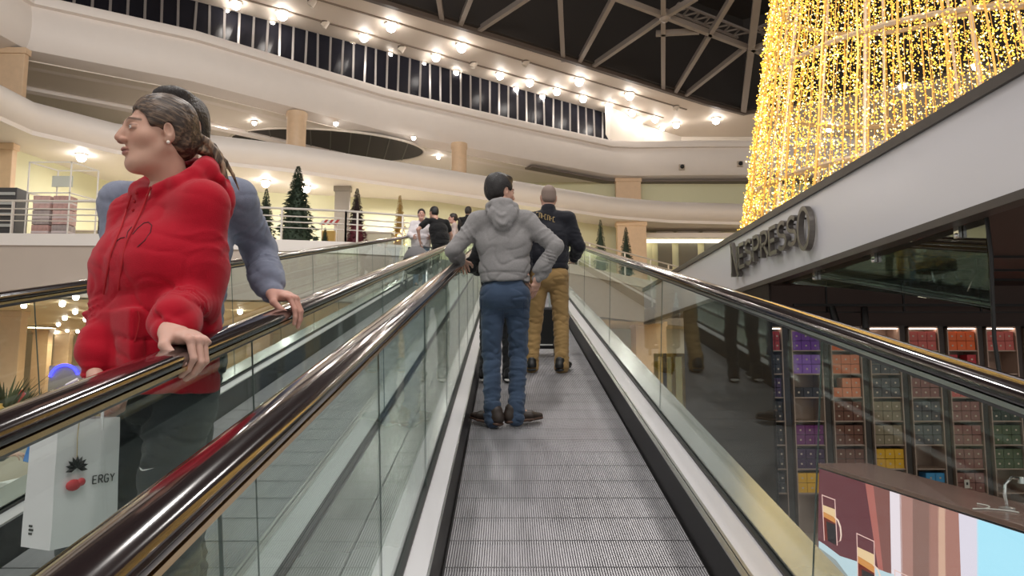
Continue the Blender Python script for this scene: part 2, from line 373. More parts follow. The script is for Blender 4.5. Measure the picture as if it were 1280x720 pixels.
# ribbed pallets
b = MB(); NR = 100; pit = (BR - BL - 0.012) / NR; xs = []
for i in range(NR):
    x = BL + 0.006 + i * pit; xs += [(x, -0.015), (x + pit*0.18, 0.0), (x + pit*0.62, 0.0), (x + pit*0.80, -0.015)]
xs.append((BR - 0.006, -0.015)); K = len(xs); s = S0; PL = 0.25
while s < S1:
    a, e = s + 0.004, s + PL - 0.004
    vs = [(x, a, k) for x, k in xs] + [(x, e, k) for x, k in xs]
    b.add(vs, [(j, j+1, K+j+1, K+j) for j in range(K-1)] ); s += PL
b.build('pallet_band', BELT, walk)
b = MB(); b.box((BL-0.02, S0, -0.30), (BR+0.02, S1, -0.0155)); b.build('pallet_bed', BELTGAP, walk)
for sx, xb, xg in ((-1, BL, XL), (1, BR, XR)):
    b = MB(); x0 = xb; x1 = xb + sx*0.016
    sec = [(x0 + sx*0.002, -0.03), (x1, 0.15), (x1 + sx*0.01, 0.15), (x1 + sx*0.01, -0.03)]
    b.sweep([(0, S0, 0), (0, S1, 0)], sec if sx > 0 else sec); b.build('skirt_panel', SKIRT, walk)
    x2 = x1 + sx*(0.04 if sx > 0 else 0.006)
    b = MB(); 
    for (u, v, k0, k1) in ((x1, x1 + (x2-x1)*0.3, 0.10, 0.156), (x1 + (x2-x1)*0.36, x1 + (x2-x1)*0.62, 0.10, 0.153), (x1 + (x2-x1)*0.68, x2, 0.10, 0.156)):
        b.box((min(u,v), S0, k0), (max(u,v), S1, k1))
    b.build('skirt_trim', STEEL, walk)
    b = MB(); u, v = x2, xg - sx*0.018; b.box((min(u,v), S0, 0.02), (max(u,v), S1, 0.15)); b.build('inner_deck', DECK, walk)
    b = MB()
    for o0, o1, kk in ((-0.018, -0.010, 0.160), (0.010, 0.018, 0.160), (-0.010, 0.010, 0.152)):
        b.box((xg+o0, S0, 0.05), (xg+o1, S1, kk))
    b.build('glass_gasket', BLACK, walk)
    b = MB(); u, v = xg + sx*0.018, xg + sx*0.205; b.box((min(u,v), S0, 0.02), (max(u,v), S1, 0.145)); b.build('outer_deck', OUTDECK, walk)
    u, v = xg + sx*0.19, xg + sx*0.205
    b = MB(); b.box((min(u,v), S0, -0.75), (max(u,v), S1, 0.02)); b.build('side_cladding', CLAD, walk)
    # glass
    st = (1.24, 1.21) if sx < 0 else (2.57, 2.41)
    s = st[0] - 4 * st[1]
    while s < S1:
        a, e = max(s, S0), min(s + st[1], S1)
        if e - a > 0.1:
            g = MB(); g.box((xg-0.0025, a+0.0015, 0.13), (xg+0.0025, e-0.0015, 1.03)); g.build('glass_panel', GLASSM, walk)
            j = MB(); j.box((xg-0.0024, e-0.0015, 0.155), (xg+0.0024, e+0.0015, 1.03)); j.build('glass_joint', JOINT, walk)
        s += st[1]
    # handrail with rounded newel at the top
    path = [(xg, S0-0.6, 1.065), (xg, S0, 1.065)] + [(xg, S0 + (26.2 - S0)*i/20, 1.065) for i in range(1, 21)]
    y, k = 26.2, 1.065
    for i in range(1, 8):
        a = -INC * i / 7; y += 0.12*math.cos(a); k += 0.12*math.sin(a); path.append((xg, y, k))
    y += 0.6*math.cos(INC); k -= 0.6*math.sin(INC); path.append((xg, y, k))
    for i in range(1, 11):
        a = -INC - math.pi * i / 10; y += 0.11*math.cos(a + .15); k += 0.11*math.sin(a + .15); path.append((xg, y, k))
    sec = [(-0.030,-0.018),(-0.041,-0.012),(-0.045,-0.001),(-0.041,0.010),(-0.030,0.018),(-0.015,0.023),(0,0.0245),(0.015,0.023),(0.030,0.018),(0.041,0.010),(0.045,-0.001),(0.041,-0.012),(0.030,-0.018)]
    b = MB(); b.sweep(path, sec); b.build('handrail', RAILM, walk, True)
    b = MB()
    for q in (-1, 1):
        b.sweep([p for p in path[:-10]], [(q*0.033-0.007,-0.027),(q*0.033+0.007,-0.027),(q*0.033+0.009,-0.0165),(q*0.033-0.007,-0.0165)])
    b.build('brass_guide', GOLD, walk)
    b = MB(); b.sweep([p for p in path[:-10]], [(-0.014,-0.044),(0.014,-0.044),(0.024,-0.022),(-0.024,-0.022)]); b.build('rail_profile', DARKMETAL, walk)
    b = MB(); b.box((xg-0.02, S1-0.06, 0.13), (xg+0.02, S1, 1.03)); b.build('newel_post', STEEL, walk)
walk2 = copy_tree(walk); walk2.location = (-1.785, 0, 0)
tag(walk2, 'neighbouring moving walkway on which the woman in the red hoodie rides', 'moving walkway')

for ch in walk.children:
    if ch.name.startswith('brass_guide') and max(v.co.x for v in ch.data.vertices) > 0.5:
        ch.data = ch.data.copy(); ch.data.materials[0] = STEEL; ch.name = 'steel_guide'
# ------------------------------------------------------------------ coffee shop on the right
FX = 3.2
PANEL = mat('white_gloss_fascia', (0.66, 0.65, 0.685), 0.22)
COPING = mat('dark_coping', (0.065, 0.055, 0.05), 0.4)
SHOPDARK = mat('shop_ceiling_brown', (0.085, 0.055, 0.050), 0.6)
SHOPWALL = mat('shop_wall_brown', (0.11, 0.075, 0.066), 0.6)
BLK = mat('black_track', (0.008,0.008,0.008), 0.4)
b = MB(); b.box((FX, 1.0, 2.53), (FX+0.25, 17.3, 3.24))
struct(b.build('wall_shop_fascia', PANEL))
b = MB(); b.box((FX-0.03, 1.0, 3.24), (FX+0.5, 17.35, 3.32)); struct(b.build('trim_6', COPING))
b = MB(); b.box((FX-0.02, 1.0, 2.47), (FX+0.12, 17.32, 2.53)); struct(b.build('trim_7', COPING))
b = MB(); b.box((FX+0.12, 1.0, 2.50), (14, 9.6, 2.62)); struct(b.build('ceiling_shop', SHOPDARK))
b = MB(); b.box((FX+0.2, 9.48, GZ), (14, 9.6, 2.5)); struct(b.build('wall_shop_back', SHOPWALL))
b = MB(); b.box((FX-0.01, 8.98, GZ), (FX+0.018, 13.4, 2.47)); struct(b.build('wall_shop_side', mat('dark_smoked_panel', (0.022,0.017,0.015), 0.5, spec=0.1)))
b = MB(); b.box((FX+0.25, 9.6, 2.62), (12, 17.3, 2.75)); struct(b.build('ceiling_shop_rear', SHOPDARK))
for i, (yy) in enumerate((6.95, 7.9, 8.75)):
    g = MB(); g.box((FX+0.2, yy, 2.475), (14, yy+0.05, 2.5)); struct(g.build('trim_%d' % (8+i), BLK))
# wall track with droppers
trk = thing('light_track', 'black ceiling light track running above the display columns', 'light track')
b = MB(); b.box((FX+0.3, 9.0, 2.19), (13, 9.04, 2.22)); b.box((FX+0.3, 9.0, 2.11), (13, 9.03, 2.125)); b.build('rail', BLK, trk)
for x in np.arange(3.9, 13, 0.95):
    g = MB(); g.box((x, 9.01, 2.11), (x+0.02, 9.03, 2.5)); g.build('dropper', BLK, trk)
def spot(px, py, y, ang, lit, label):
    p = at(px, py, y=y); t = thing('track_spotlight', label, 'spotlight', tuple(p), group=None)
    M = Matrix.Rotation(ang, 4, 'Y')
    g = MB(); g.lathe((0,0,0), [(0.0,0.13),(0.036,0.13),(0.04,0.12),(0.045,-0.12),(0.045,-0.13),(0.035,-0.13),(0.03,-0.10),(0,-0.10)], 16, M=M.to_3x3()); g.build('housing', BLK, t, True)
    g = MB(); g.lathe((0,0,0), [(0,-0.105),(0.03,-0.105),(0.03,-0.112),(0,-0.112)], 12, M=M.to_3x3()); g.build('lens', glow('spot_lens_lit', (1,0.85,0.7), 6.0) if lit else BLK, t)
    top = 2.10 - p[2] if y > 8.9 else 2.47 - p[2]
    g = MB(); g.tube([(0,0,0.02),(0.004,0.004,top*0.6),(0.0,0.085 if y > 8.9 else 0.0,top-0.001)], 0.012, 6); g.build('stem', BLK, t, True)
    return t
spot(1043, 396, 8.92, R(-12), True, 'slim black track spotlight with lit lens above the orange display')
spot(1081, 397, 8.92, R(0), False, 'unlit black track spotlight right of the lit one')
spot(1221, 352, 7.0, R(-150), False, 'tilted black spotlight beside the edge of the hanging glass')
# display columns with boxes
FRAME = mat('copper_shelf_frame', (0.42, 0.31, 0.25), 0.35, 0.3)
PILL = mat('shelf_pillar_dark', (0.045,0.036,0.032), 0.45)
LEDW = glow('shelf_led', (1.0,0.80,0.66), 5.0)
C = dict(red=(0.45,0.03,0.04), pur=(0.20,0.05,0.42), lil=(0.30,0.14,0.55), dk=(0.035,0.030,0.035), dpur=(0.06,0.025,0.08), mag=(0.16,0.02,0.15), ora=(0.85,0.16,0.03), lor=(0.75,0.25,0.12), bro=(0.16,0.06,0.035),
         gry=(0.11,0.11,0.115), tan=(0.28,0.23,0.15), yel=(0.80,0.45,0.02), blu=(0.05,0.30,0.60), pnk=(0.60,0.14,0.12), dpk=(0.22,0.05,0.06), wht=(0.62,0.46,0.42), mve=(0.28,0.13,0.11), grn=(0.07,0.10,0.04), dgn=(0.03,0.045,0.03))
CN = dict(red='red', pur='purple', lil='lilac', dk='black', dpur='dark plum', mag='magenta', ora='bright orange', lor='pale orange', bro='brown', gry='grey', tan='tan', yel='yellow', blu='blue', pnk='pink', dpk='dark red', wht='pinkish white', mve='dull mauve', grn='green', dgn='dark green')
units = [('first', ['red','dk','dpur','dk','dk','dk','dk']), ('second', ['pur','lil','dk',None,'mag','dpur','yel']), ('third', ['ora','lor','lor','bro','bro','bro','bro']),
         ('fourth', ['wht','gry','gry','tan','tan','yel','yel']), ('fifth', ['pnk','dpk','mve','gry','gry',None,'blu']), ('sixth', ['ora','red','pnk','mve','mve','mve','mve']),
         ('seventh', ['pnk',None,'dgn','dgn','grn','grn',None]), ('eighth', ['lor','tan','grn','grn','grn','dgn','dgn'])]
W, TH = 0.355, 0.287
for ui, (ordn, tiers) in enumerate(units):
    x0 = 3.52 + 0.484 * (ui - 1) if ui else 3.06
    x0 = 3.515 + 0.4835 * (ui - 1)
    if ui == 0: x0 = 3.515 - 0.40
    u = thing('display_shelf', 'tall open %s display column counted from the dark glass' % ordn if ui else 'narrow display column right beside the dark glass', 'display shelf', (x0, 9.15, 0))
    zt = 1.93
    if ui == 0: 
        w0 = 0.145; x0 = 3.235; u.location.x = x0; cols = 2
    else: w0 = W; cols = 3
    f = MB()
    for xx in (-0.012, w0): f.box((xx, -0.02, GZ), (xx+0.012, 0.30, zt+0.02))
    f.box((-0.012, -0.02, zt), (w0+0.012, 0.30, zt+0.02)); f.box((0, 0.285, GZ), (w0, 0.30, zt)); f.build('frame', FRAME, u)
    l = MB(); l.box((0.01, 0.0, zt-0.012), (w0-0.01, 0.05, zt-0.001)); l.build('shelf_light', LEDW, u)
    p = MB(); p.box((w0+0.016, 0.02, GZ), (w0+0.098, 0.32, zt+0.03)); p.build('pillar', PILL, u)
    for ti, c in enumerate(tiers):
        zb = zt - TH * (ti+1)
        s = MB(); s.box((0, -0.005, zb), (w0, 0.285, zb+0.014)); s.build('shelf', FRAME, u)
        if c is None: continue
        rows = 2 if not (ui == 1 and ti == 2) else 1
        if ui in (3, 5) and ti == 0: rows = 1 if ui == 3 else 2
        if c == 'blu' or (c == 'dk' and ti > 2): rows = 2
        bw = (w0 - 0.03) / cols
        proto = None
        for r_ in range(rows):
            for cc in range(cols):
                if (ui, ti, r_, cc) in ((4, 6, 1, 0), (6, 2, 1, 2), (5, 1, 1, 1), (2, 2, 1, 0)): continue
                loc = (x0 + 0.008 + cc*(bw+0.006), 9.16, zb + 0.015 + r_*0.118)
                if proto is None:
                    k = MB(); k.box((0,0,0), (bw,0.16,0.112)); k.box((bw*.08,-0.0015,0.01),(bw*.92,0,0.10), 0)
                    k.lathe((bw*.5,-0.003,0.055), [(0,0.0),(0.012,0.0),(0.012,0.003),(0,0.003)], 10, 1, Matrix.Rotation(R(90),3,'X'))
                    o = k.build('coffee_box', [mat('box_'+c, C[c], 0.4), mat('box_seal', (0.6,0.5,0.4), 0.4)]); proto = o; o.location = loc
                else:
                    o = proto.copy(); COL.objects.link(o); o.location = loc
                tn = ('top','second','third','fourth','fifth','sixth','seventh')[ti]
                tag(o, '%s coffee box on the %s shelf of the %s display column' % (CN[c], tn, ordn), 'box', '%s boxes on the %s shelf of the %s column' % (CN[c], tn, ordn))
# LED strip under ceiling lights the shelves
# counter with picture screen
cnt = thing('counter', 'low brown shop counter with a picture screen front', 'counter', (0,0,0))
b = MB(); b.box((FX+0.02, 1.2, GZ), (FX+0.5, 7.72, 0.42)); b.build('body', mat('counter_body', (0.05,0.04,0.04), 0.4), cnt)
b = MB(); b.box((FX-0.012, 1.18, 0.42), (FX+0.52, 7.76, 0.46)); b.build('worktop', mat('counter_top_brown', (0.23,0.14,0.12), 0.25, noise=.1), cnt, bevel=0.006)
scr = thing('display_screen', 'glowing screen showing layered coffee in tall glass mugs', 'screen', (0,0,0))
b = MB(); b.box((FX-0.008, 1.2, GZ+0.05), (FX+0.018, 7.72, 0.415)); b.build('screen_body', DARKMETAL, scr)
def sp(pts, z=0):
    out = []
    for p in pts:
        q = at(p[0], p[1], x=FX - 0.009 - 0.0012*z); out.append((q[0], max(1.25, q[1]), min(0.41, q[2])))
    return out
def spoly(name, pts, col, z, st=1.0):
    b = MB(); b.add(sp(pts, z), [tuple(range(len(pts)))]); return b.build(name, glow('screen_%s_%d' % (name, int(col[0]*999+col[1]*99+col[2]*9)), col, st), scr)
def cur(xa, xb, ya=578, yb=860): return (xa, ya), (xb, yb)
def strip(name, t0, b0, t1, b1, col, z=1, st=1.0): spoly(name, [(t0,575),(t1,575),(b1,860),(b0,860)], col, z, st)
strip('picture', 1023.5, 1019, 1300, 1300, (0.13,0.036,0.044), 0)
strip('picture_fold', 1080, 1120, 1095, 1123, (0.42,0.13,0.11))
strip('picture_fold', 1090, 1121, 1111, 1119, (0.22,0.085,0.075), 2)
strip('picture_band', 1110, 1117, 1124, 1131, (0.80,0.66,0.72), 3)
strip('picture_fold', 1122, 1129, 1140, 1144, (0.40,0.20,0.17), 3)
strip('picture_fold', 1138, 1142, 1160, 1163, (0.25,0.13,0.11), 4)
strip('picture_fold', 1158, 1161, 1170, 1174, (0.36,0.17,0.14), 4)
strip('picture_fold', 1169, 1173, 1178, 1184, (0.62,0.36,0.27), 4)
strip('picture_fold', 1177, 1183, 1196, 1204, (0.38,0.17,0.14), 4)
strip('picture_band', 1194, 1206, 1218, 1224, (0.72,0.62,0.72), 5)
strip('picture_sky', 1216, 1222, 1330, 1330, (0.42,0.72,0.88), 5)
spoly('picture_table', [(1023.5,676),(1030,680),(1050,695),(1075,703),(1110,716),(1118,718),(1119,860),(1019,860)], (0.50,0.60,0.66), 3)
spoly('picture_table', [(1023.5,684),(1045,700),(1060,720),(1080,780),(1080,860),(1019,860)], (0.30,0.31,0.31), 4)
def mug(x0, y0, x1, y1, tilt, h):
    # foam, amber, dark coffee, glass rim and handle of one pictured mug
    P = lambda u, v: (x0 + (x1-x0)*u + tilt*v, y0 + (y1-y0)*u + h*v)
    spoly('picture_foam', [P(0,.22),P(1,.22),P(1,.48),P(0,.42)], (0.78,0.52,0.30), 6)
    spoly('picture_foam', [P(0,.36),P(1,.40),P(1,.52),P(0,.47)], (0.62,0.25,0.07), 7)
    spoly('picture_coffee', [P(0,.46),P(1,.51),P(.95,1.0),P(.05,.96)], (0.16,0.02,0.01), 6)
    spoly('picture_coffee', [P(.25,.55),P(1,.55),P(.95,1.0),P(.3,.97)], (0.025,0.018,0.02), 7)
    for q in ((0,0,0,1),(1,0,1,1),(0,0,1,0)):
        a = P(q[0],q[1]); c = P(q[2],q[3]); 
        if q[1] == q[3]: spoly('picture_rim', [a,c,(c[0],c[1]+1.2),(a[0],a[1]+1.2)], (0.8,0.5,0.45), 8)
        else: spoly('picture_rim', [a,(a[0]+1,a[1]),(c[0]+1,c[1]),c], (0.8,0.5,0.45), 8)
    hd = [P(1.0,.38),P(1.25,.42),P(1.42,.55),P(1.45,.72),P(1.35,.86),P(1.1,.90)]
    for a, c in zip(hd, hd[1:]): spoly('picture_handle', [a,c,(c[0]-1.8,c[1]+.8),(a[0]-1.8,a[1]+.8)], (0.85,0.6,0.5), 8)
mug(1027, 618, 1043, 624, 3, 58); mug(1070.5, 666, 1092, 676, 2, 78); mug(1118, 712, 1140, 722, 2, 80)
# small things on the counter
t = thing('price_card', 'small white card standing on the last low shelf behind the counter', 'card', tuple(at(1209, 605, y=9.1)))
b = MB(); b.box((-0.03,0,-0.05),(0.03,0.008,0.05)); b.build('card', mat('card_white',(0.7,0.66,0.6),0.5), t); b = MB(); b.box((-0.012,-0.002,-0.012),(0.012,0,0.02)); b.build('mark', DARKMETAL, t)
# looping white cable on the counter
cp = at(1255, 640, z=0.47); b = MB(); pts = []
for i in range(26):
    a = i/25*math.pi*2.2; pts.append((cp[0]+0.10*math.cos(a)-0.05*i/25, cp[1]+0.06*math.sin(a)+0.012*i, 0.466))
b.tube(pts, 0.005, 6); tag(b.build('cable', mat('white_cable',(0.75,0.72,0.68),0.4), smooth=True), 'thin white cable lying in a loop on the brown counter', 'cable')
q = at(1262, 640, z=0.46); hs = thing('desk_lamp', 'curved silver arm rising from the counter at the right edge', 'lamp', (q[0]+.05, q[1]+.1, 0.46))
b = MB(); b.lathe((0,0,0), [(0,0),(0.05,0),(0.05,0.012),(0.01,0.02),(0,0.02)], 16); b.build('base', STEEL, hs, True)
b = MB(); b.tube([(0,0,0.01),(-0.01,0,0.10),(0.0,0,0.17),(0.05,0,0.215),(0.10,0,0.205)], 0.011, 8); b.build('arm', CHROME, hs, True)
b = MB(); b.lathe((0.115,0,0.19), [(0,0.03),(0.02,0.025),(0.028,-0.015),(0,-0.015)], 12); b.build('lamp_head', STEEL, hs, True)
# hanging tinted glass sheet
TINT = glass('tinted_glass', (0.40,0.42,0.38), 0.8, 0.12)
gp = thing('hanging_glass_panel', 'dark tinted glass sheet hanging below the white fascia', 'glass panel', (0,0,0))
b = MB(); N = 12; ya, yb = 5.06, 8.9; vs = []
for i in range(N+1):
    u = i/N; y = ya + (yb-ya)*u; zl = 1.82 + 0.64*u**0.85
    vs += [(FX+0.13, y, 2.47), (FX+0.13, y, zl), (FX+0.142, y, 2.47), (FX+0.142, y, zl)]
fs = []
for i in range(N):
    k = i*4; n_ = k+4; fs += [(k,k+1,n_+1,n_), (k+2,n_+2,n_+3,k+3), (k+1,k+3,n_+3,n_+1), (k,n_,n_+2,k+2)]
fs += [(0,2,3,1),(N*4,N*4+1,N*4+3,N*4+2)]
b.add(vs, fs); b.build('sheet', TINT, gp)
b = MB(); b.tube([(FX+0.136, 5.05, 2.47), (FX+0.136, 5.03, 2.2), (FX+0.136, 5.05, 1.9), (FX+0.136, 5.06, 1.62), (FX+0.136, 5.03, 1.36)], 0.014, 8); b.build('edge_trim', BLK, gp, True)
for y in (5.35, 6.6, 7.9):
    b = MB(); b.box((FX+0.10, y-0.03, 2.38), (FX+0.125, y+0.03, 2.47)); b.sphere((FX+0.10, y, 2.40), 0.018); b.build('clip', CHROME, gp, True)
# raised sign letters along the fascia (reading towards the camera)
SIGN = mat('bronze_letter', (0.17,0.155,0.14), 0.32, 0.7); SIGNS = mat('letter_side', (0.05,0.042,0.038), 0.5)
sign = thing('shop_sign', 'raised dark bronze shop name letters on the white fascia', 'sign', (0,0,0))
def arc(cx, cy, rx, ry, a0, a1, n=14): return [(cx+rx*math.cos(R(a0+(a1-a0)*i/n)), cy+ry*math.sin(R(a0+(a1-a0)*i/n))) for i in range(n+1)]
GL = {'N': [[(0.0,0.96),(0.07,1.0),(0.12,0.92),(0.62,0.02),(0.70,-0.06),(0.80,-0.02)], [(0.10,0.0),(0.10,0.92)], [(0.66,0.04),(0.66,0.84)], [(0.02,0.0),(0.18,0.0)]],
 'E': [[(0.05,0),(0.05,1)], [(0.05,1),(0.55,1)], [(0.05,0.5),(0.45,0.5)], [(0.05,0),(0.58,0)]],
 'S': [arc(0.3,0.75,0.25,0.25,30,265)+arc(0.3,0.25,0.27,0.25,95,-150)],
 'P': [[(0.05,0),(0.05,1)], [(0.05,1)]+arc(0.3,0.75,0.25,0.25,90,-90)+[(0.05,0.5)]],
 'R': [[(0.05,0),(0.05,1)], [(0.05,1)]+arc(0.3,0.75,0.25,0.25,90,-90)+[(0.05,0.5)], [(0.25,0.5),(0.60,0)]],
 'O': [arc(0.36,0.5,0.34,0.50,90,450,28)]}
yb0 = at(921, 343, x=FX)[1]; ye0 = at(1023, 305, x=FX)[1]; zb = 2.745
adv = {'N':0.80,'E':0.66,'S':0.68,'P':0.66,'R':0.68,'O':0.74}; word = 'NESPRESSO'
tot = sum(adv[c] for c in word) ; unit = (yb0 - ye0) / tot; yy = yb0
for i, c in enumerate(word):
    big = i in (0, 8); h = 0.43 if big else 0.30; z0 = zb if not (i == 8) else zb - 0.045
    z0 = zb - 0.02 if i == 0 else (zb - 0.06 if i == 8 else zb + 0.04)
    b = MB()
    for st in GL[c]:
        pts = [(FX - 0.055, yy - u*unit, z0 + v*h) for u, v in st]
        b.sweep(pts, [(-0.024,-0.03),(0.024,-0.03),(0.024,0.03),(-0.024,0.03)], up=(-1,0,0))
    b.build('letter', SIGN, sign)
    for u, v in ((0.1,0.15),(0.1,0.8)):
        g = MB(); g.box((FX-0.03, yy-u*unit-0.008, z0+v*h-0.008), (FX, yy-u*unit+0.008, z0+v*h+0.008)); g.build('spacer', SIGNS, sign)
    yy -= adv[c]*unit
# golden door and ground level pieces beyond the shop
gd = thing('glass_door', 'golden framed glass door beyond the dark shop side', 'door', (3.0, 15.2, GZ))
BR_ = mat('golden_door_frame', (0.62,0.42,0.10), 0.3, 0.8)
for x in (0.0, 0.18, 0.36, 0.58):
    b = MB(); b.box((x,0,0),(x+0.07,0.08,2.35)); b.build('stile', BR_ if x != 0.18 else DARKMETAL, gd)
for z in (0.0, 1.0, 2.28):
    b = MB(); b.box((0,0.01,z),(0.65,0.07,z+0.07)); b.build('rail', BR_, gd)
b = MB(); b.box((0.02,0.035,0.05),(0.63,0.045,2.3)); b.build('pane', glass('door_glass',(0.75,0.75,0.6)), gd)
# ------------------------------------------------------------------ lights in the ceilings
LAMP = glow('downlight_lens', (1.0,0.93,0.86), 34.0)
LAMPS = glow('downlight_small_lens', (1.0,0.84,0.66), 45.0)
HOUS = mat('lamp_housing', (0.55,0.48,0.40), 0.5)
def downlight(proto, p, label, group, scale=1.0):
    if proto is None:
        t = thing('ceiling_light', label, 'ceiling light', tuple(p), 0, group)
        b = MB(); b.lathe((0,0,0), [(0.26,0.05),(0.26,-0.03),(0.22,-0.05),(0.19,-0.05),(0.19,0.05)], 20); b.build('housing', HOUS, t, True)
        b = MB(); b.lathe((0,0,0), [(0,-0.34),(0.07,-0.328),(0.13,-0.29),(0.175,-0.235),(0.195,-0.17),(0.19,-0.10),(0.17,-0.03),(0.17,0.0),(0,0.0)], 16); b.build('lens', LAMP, t, True)  # deep dome swells the lens to the round of its glare
    else:
        t = copy_tree(proto); t.location = tuple(p); tag(t, label, 'ceiling light', group)
    t.scale = (scale,)*3
    return t
dl = None
inner = [(353,15),(489,30),(577,56),(724,99),(787,117),(895,148)]
mid = [(295,3),(455,44),(545,69),(625,92),(662,101),(696,112),(729,121),(761,130),(790,139),(819,147),(845,154)]
outer = [(283,13),(340,28),(390,43),(440,55),(487,67),(529,79),(570,89),(645,110),(678,119),(772,143),(800,151),(828,159)]
unlit = [(390,1),(406,28),(502,59),(592,79),(657,77),(845,133)]
tree_l = [(1220,80),(1128,105),(1036,159),(1038,178)]
for lst, lab, grp, sc in ((inner, 'bright round downlight in the inner row of the beige ring ceiling', 'inner row of ring downlights', 1.15), (mid, 'bright round downlight in the middle row of the beige ring ceiling', 'middle row of ring downlights', 1.0),
                          (outer, 'small round downlight at the ring ceiling edge along the dark windows', 'outer row of ring downlights', 0.72), (tree_l, 'bright round ceiling light seen through the golden light tree', 'ring downlights behind the light tree', 1.0)):
    for p in lst:
        o = downlight(dl, at(*p, z=RZ-0.03), lab, grp, sc)
        if dl is None: dl = o
un = None
for p in unlit:
    q = at(*p, z=RZ-0.02)
    if un is None:
        un = thing('unlit_ceiling_light', 'unlit tilted spotlight among the ring downlights', 'ceiling light', tuple(q), 0, 'unlit ring spotlights')
        b = MB(); M = Matrix.Rotation(R(35), 3, 'Y'); b.lathe((0,0,-0.1), [(0,0.2),(0.14,0.2),(0.17,-0.15),(0.13,-0.15),(0,0.0)], 16, M=M); b.build('housing', HOUS, un, True)
        b = MB(); b.lathe((0,0,0), [(0.2,0.03),(0.2,-0.02),(0.14,-0.02),(0,-0.02)], 16); b.build('ring', EDGE, un, True)
    else:
        c = copy_tree(un); c.location = tuple(q)
def small_light(lst, z, lab, grp, sc):
    for p in lst: downlight(dl, at(*p, z=z), lab, grp, sc)
small_light([(318,152),(420,153),(517,171),(548,195)], L3B-0.13, 'small round downlight in the gallery soffit around the dark oval', 'soffit downlights around the dark oval', 0.5)
small_light([(102,193),(332,226),(383,233)], L1C-0.01, 'round downlight in the ceiling above the upper deck', 'downlights above the upper deck', 0.8)
small_light([(95,369),(78,378),(30,380),(94,388),(81,396),(107,398),(73,404),(68,413),(84,412),(56,416),(97,413),(51,423),(60,421),(67,420),(76,418),(40,428),(22,398),(240,384),(300,388),(268,395),(196,380),(120,382)], 3.5, 'warm downlight in the golden ground level ceiling', 'downlights in the ground level ceiling', 0.42)
p = at(50, 408, z=3.5); t = thing('ceiling_lamp', 'large oval lamp in the golden ground level ceiling', 'ceiling light', tuple(p))
b = MB(); b.lathe((0,0,0), [(0.75,0.0),(0.75,-0.06),(0.68,-0.08),(0.68,0.0)], 24); b.build('rim', HOUS, t, True)
b = MB(); b.lathe((0,0,0), [(0.68,-0.02),(0.5,-0.06),(0,-0.08)], 24); b.build('lens', glow('oval_lens', (1,0.85,0.6), 12), t, True)
# camera dots in the fascia
for px, py, lab in ((853,208,'small dark security dome on the pale fascia, the left one'), (926,204,'small dark security dome on the pale fascia beside the light tree')):
    q = at(px, py, y=42.3); t = thing('security_camera', lab, 'camera', (q[0], 42.32, q[2])); b = MB(); b.sphere((0,0,0), 0.13); b.build('dome', BLK, t, True); b = MB(); b.box((-0.16,0.06,-0.16),(0.16,0.2,0.16)); b.build('mount', HOUS, t)

# ------------------------------------------------------------------ golden light tree
TX, TY = 11.36, 19.6
def RT(z): return 4.75 - 0.154 * (z - 1.418 - 4.25)
ltree = thing('light_tree', 'giant golden tree of hanging light strings towering behind the white fascia', 'light tree', (TX, TY, GZ))
rng = np.random.default_rng(3)
GOLDW = mat('gold_wire', (0.55,0.30,0.06), 0.4, 0.3, emit=(1.0,0.5,0.08), estr=0.25)
z0t, z1t = GZ, 15.6
ns = 92
sm = MB()
for i in range(ns):
    a = 2*math.pi*i/ns + rng.uniform(-.012,.012); b = MB(); pts = []
    for j in range(13):
        z = z0t + (z1t-z0t)*j/12; r = RT(z) + rng.uniform(-.05,.05); aa = a + rng.uniform(-.008,.008); pts.append((r*math.cos(aa), r*math.sin(aa), z-GZ))
    b.tube(pts, 0.030 if i % 3 == 0 else 0.012, 4); b.build('light_string', GOLDW, ltree)
RINGMT = mat('pale_frame_ring', (0.62,0.50,0.38), 0.4, 0.4)
for z in (1.5, 3.9, 6.25, 9.4, 12.4, 15.6):
    b = MB(); r = RT(z) - 0.06; b.tube([(r*math.cos(2*math.pi*j/64), r*math.sin(2*math.pi*j/64), z-GZ) for j in range(65)], 0.075, 6); b.build('frame_ring', RINGMT, ltree, True)
for i in range(12):
    a = 2*math.pi*(i+.5)/12; b = MB(); b.tube([((RT(z)-.1)*math.cos(a), (RT(z)-.1)*math.sin(a), z-GZ) for z in (GZ, 15.6)], 0.05, 6); b.build('frame_post', RINGMT, ltree, True)
nb = 48000
a = rng.integers(0, 180, nb) / 180 * 2*math.pi + rng.normal(0, .010, nb); z = rng.uniform(1.2, 15.4, nb); r = np.array([RT(q) for q in z]) + rng.normal(0, .05, nb)
P = np.stack([r*np.cos(a), r*np.sin(a), z-GZ], 1); sz = rng.uniform(0.013, 0.031, nb)
oc = np.array([(1,0,0),(-1,0,0),(0,1,0),(0,-1,0),(0,0,1),(0,0,-1)], float)
V = (P[:,None,:] + oc[None]*sz[:,None,None]).reshape(-1,3)
F = np.array([(0,2,4),(2,1,4),(1,3,4),(3,0,4),(2,0,5),(1,2,5),(3,1,5),(0,3,5)])
FF = (F[None] + (np.arange(nb)*6)[:,None,None]).reshape(-1,3)
me = bpy.data.meshes.new('fairy_lights'); me.from_pydata(V.tolist(), [], FF.tolist())
me.materials.append(glow('fairy_gold', (1.0,0.56,0.07), 2.0)); me.materials.append(glow('fairy_warm', (1.0,0.78,0.34), 3.0))
me.polygons.foreach_set('material_index', np.repeat((rng.random(nb) < 0.25).astype(int), 8))
fl = bpy.data.objects.new('fairy_lights', me); COL.objects.link(fl); fl.parent = ltree; fl['kind'] = 'stuff'

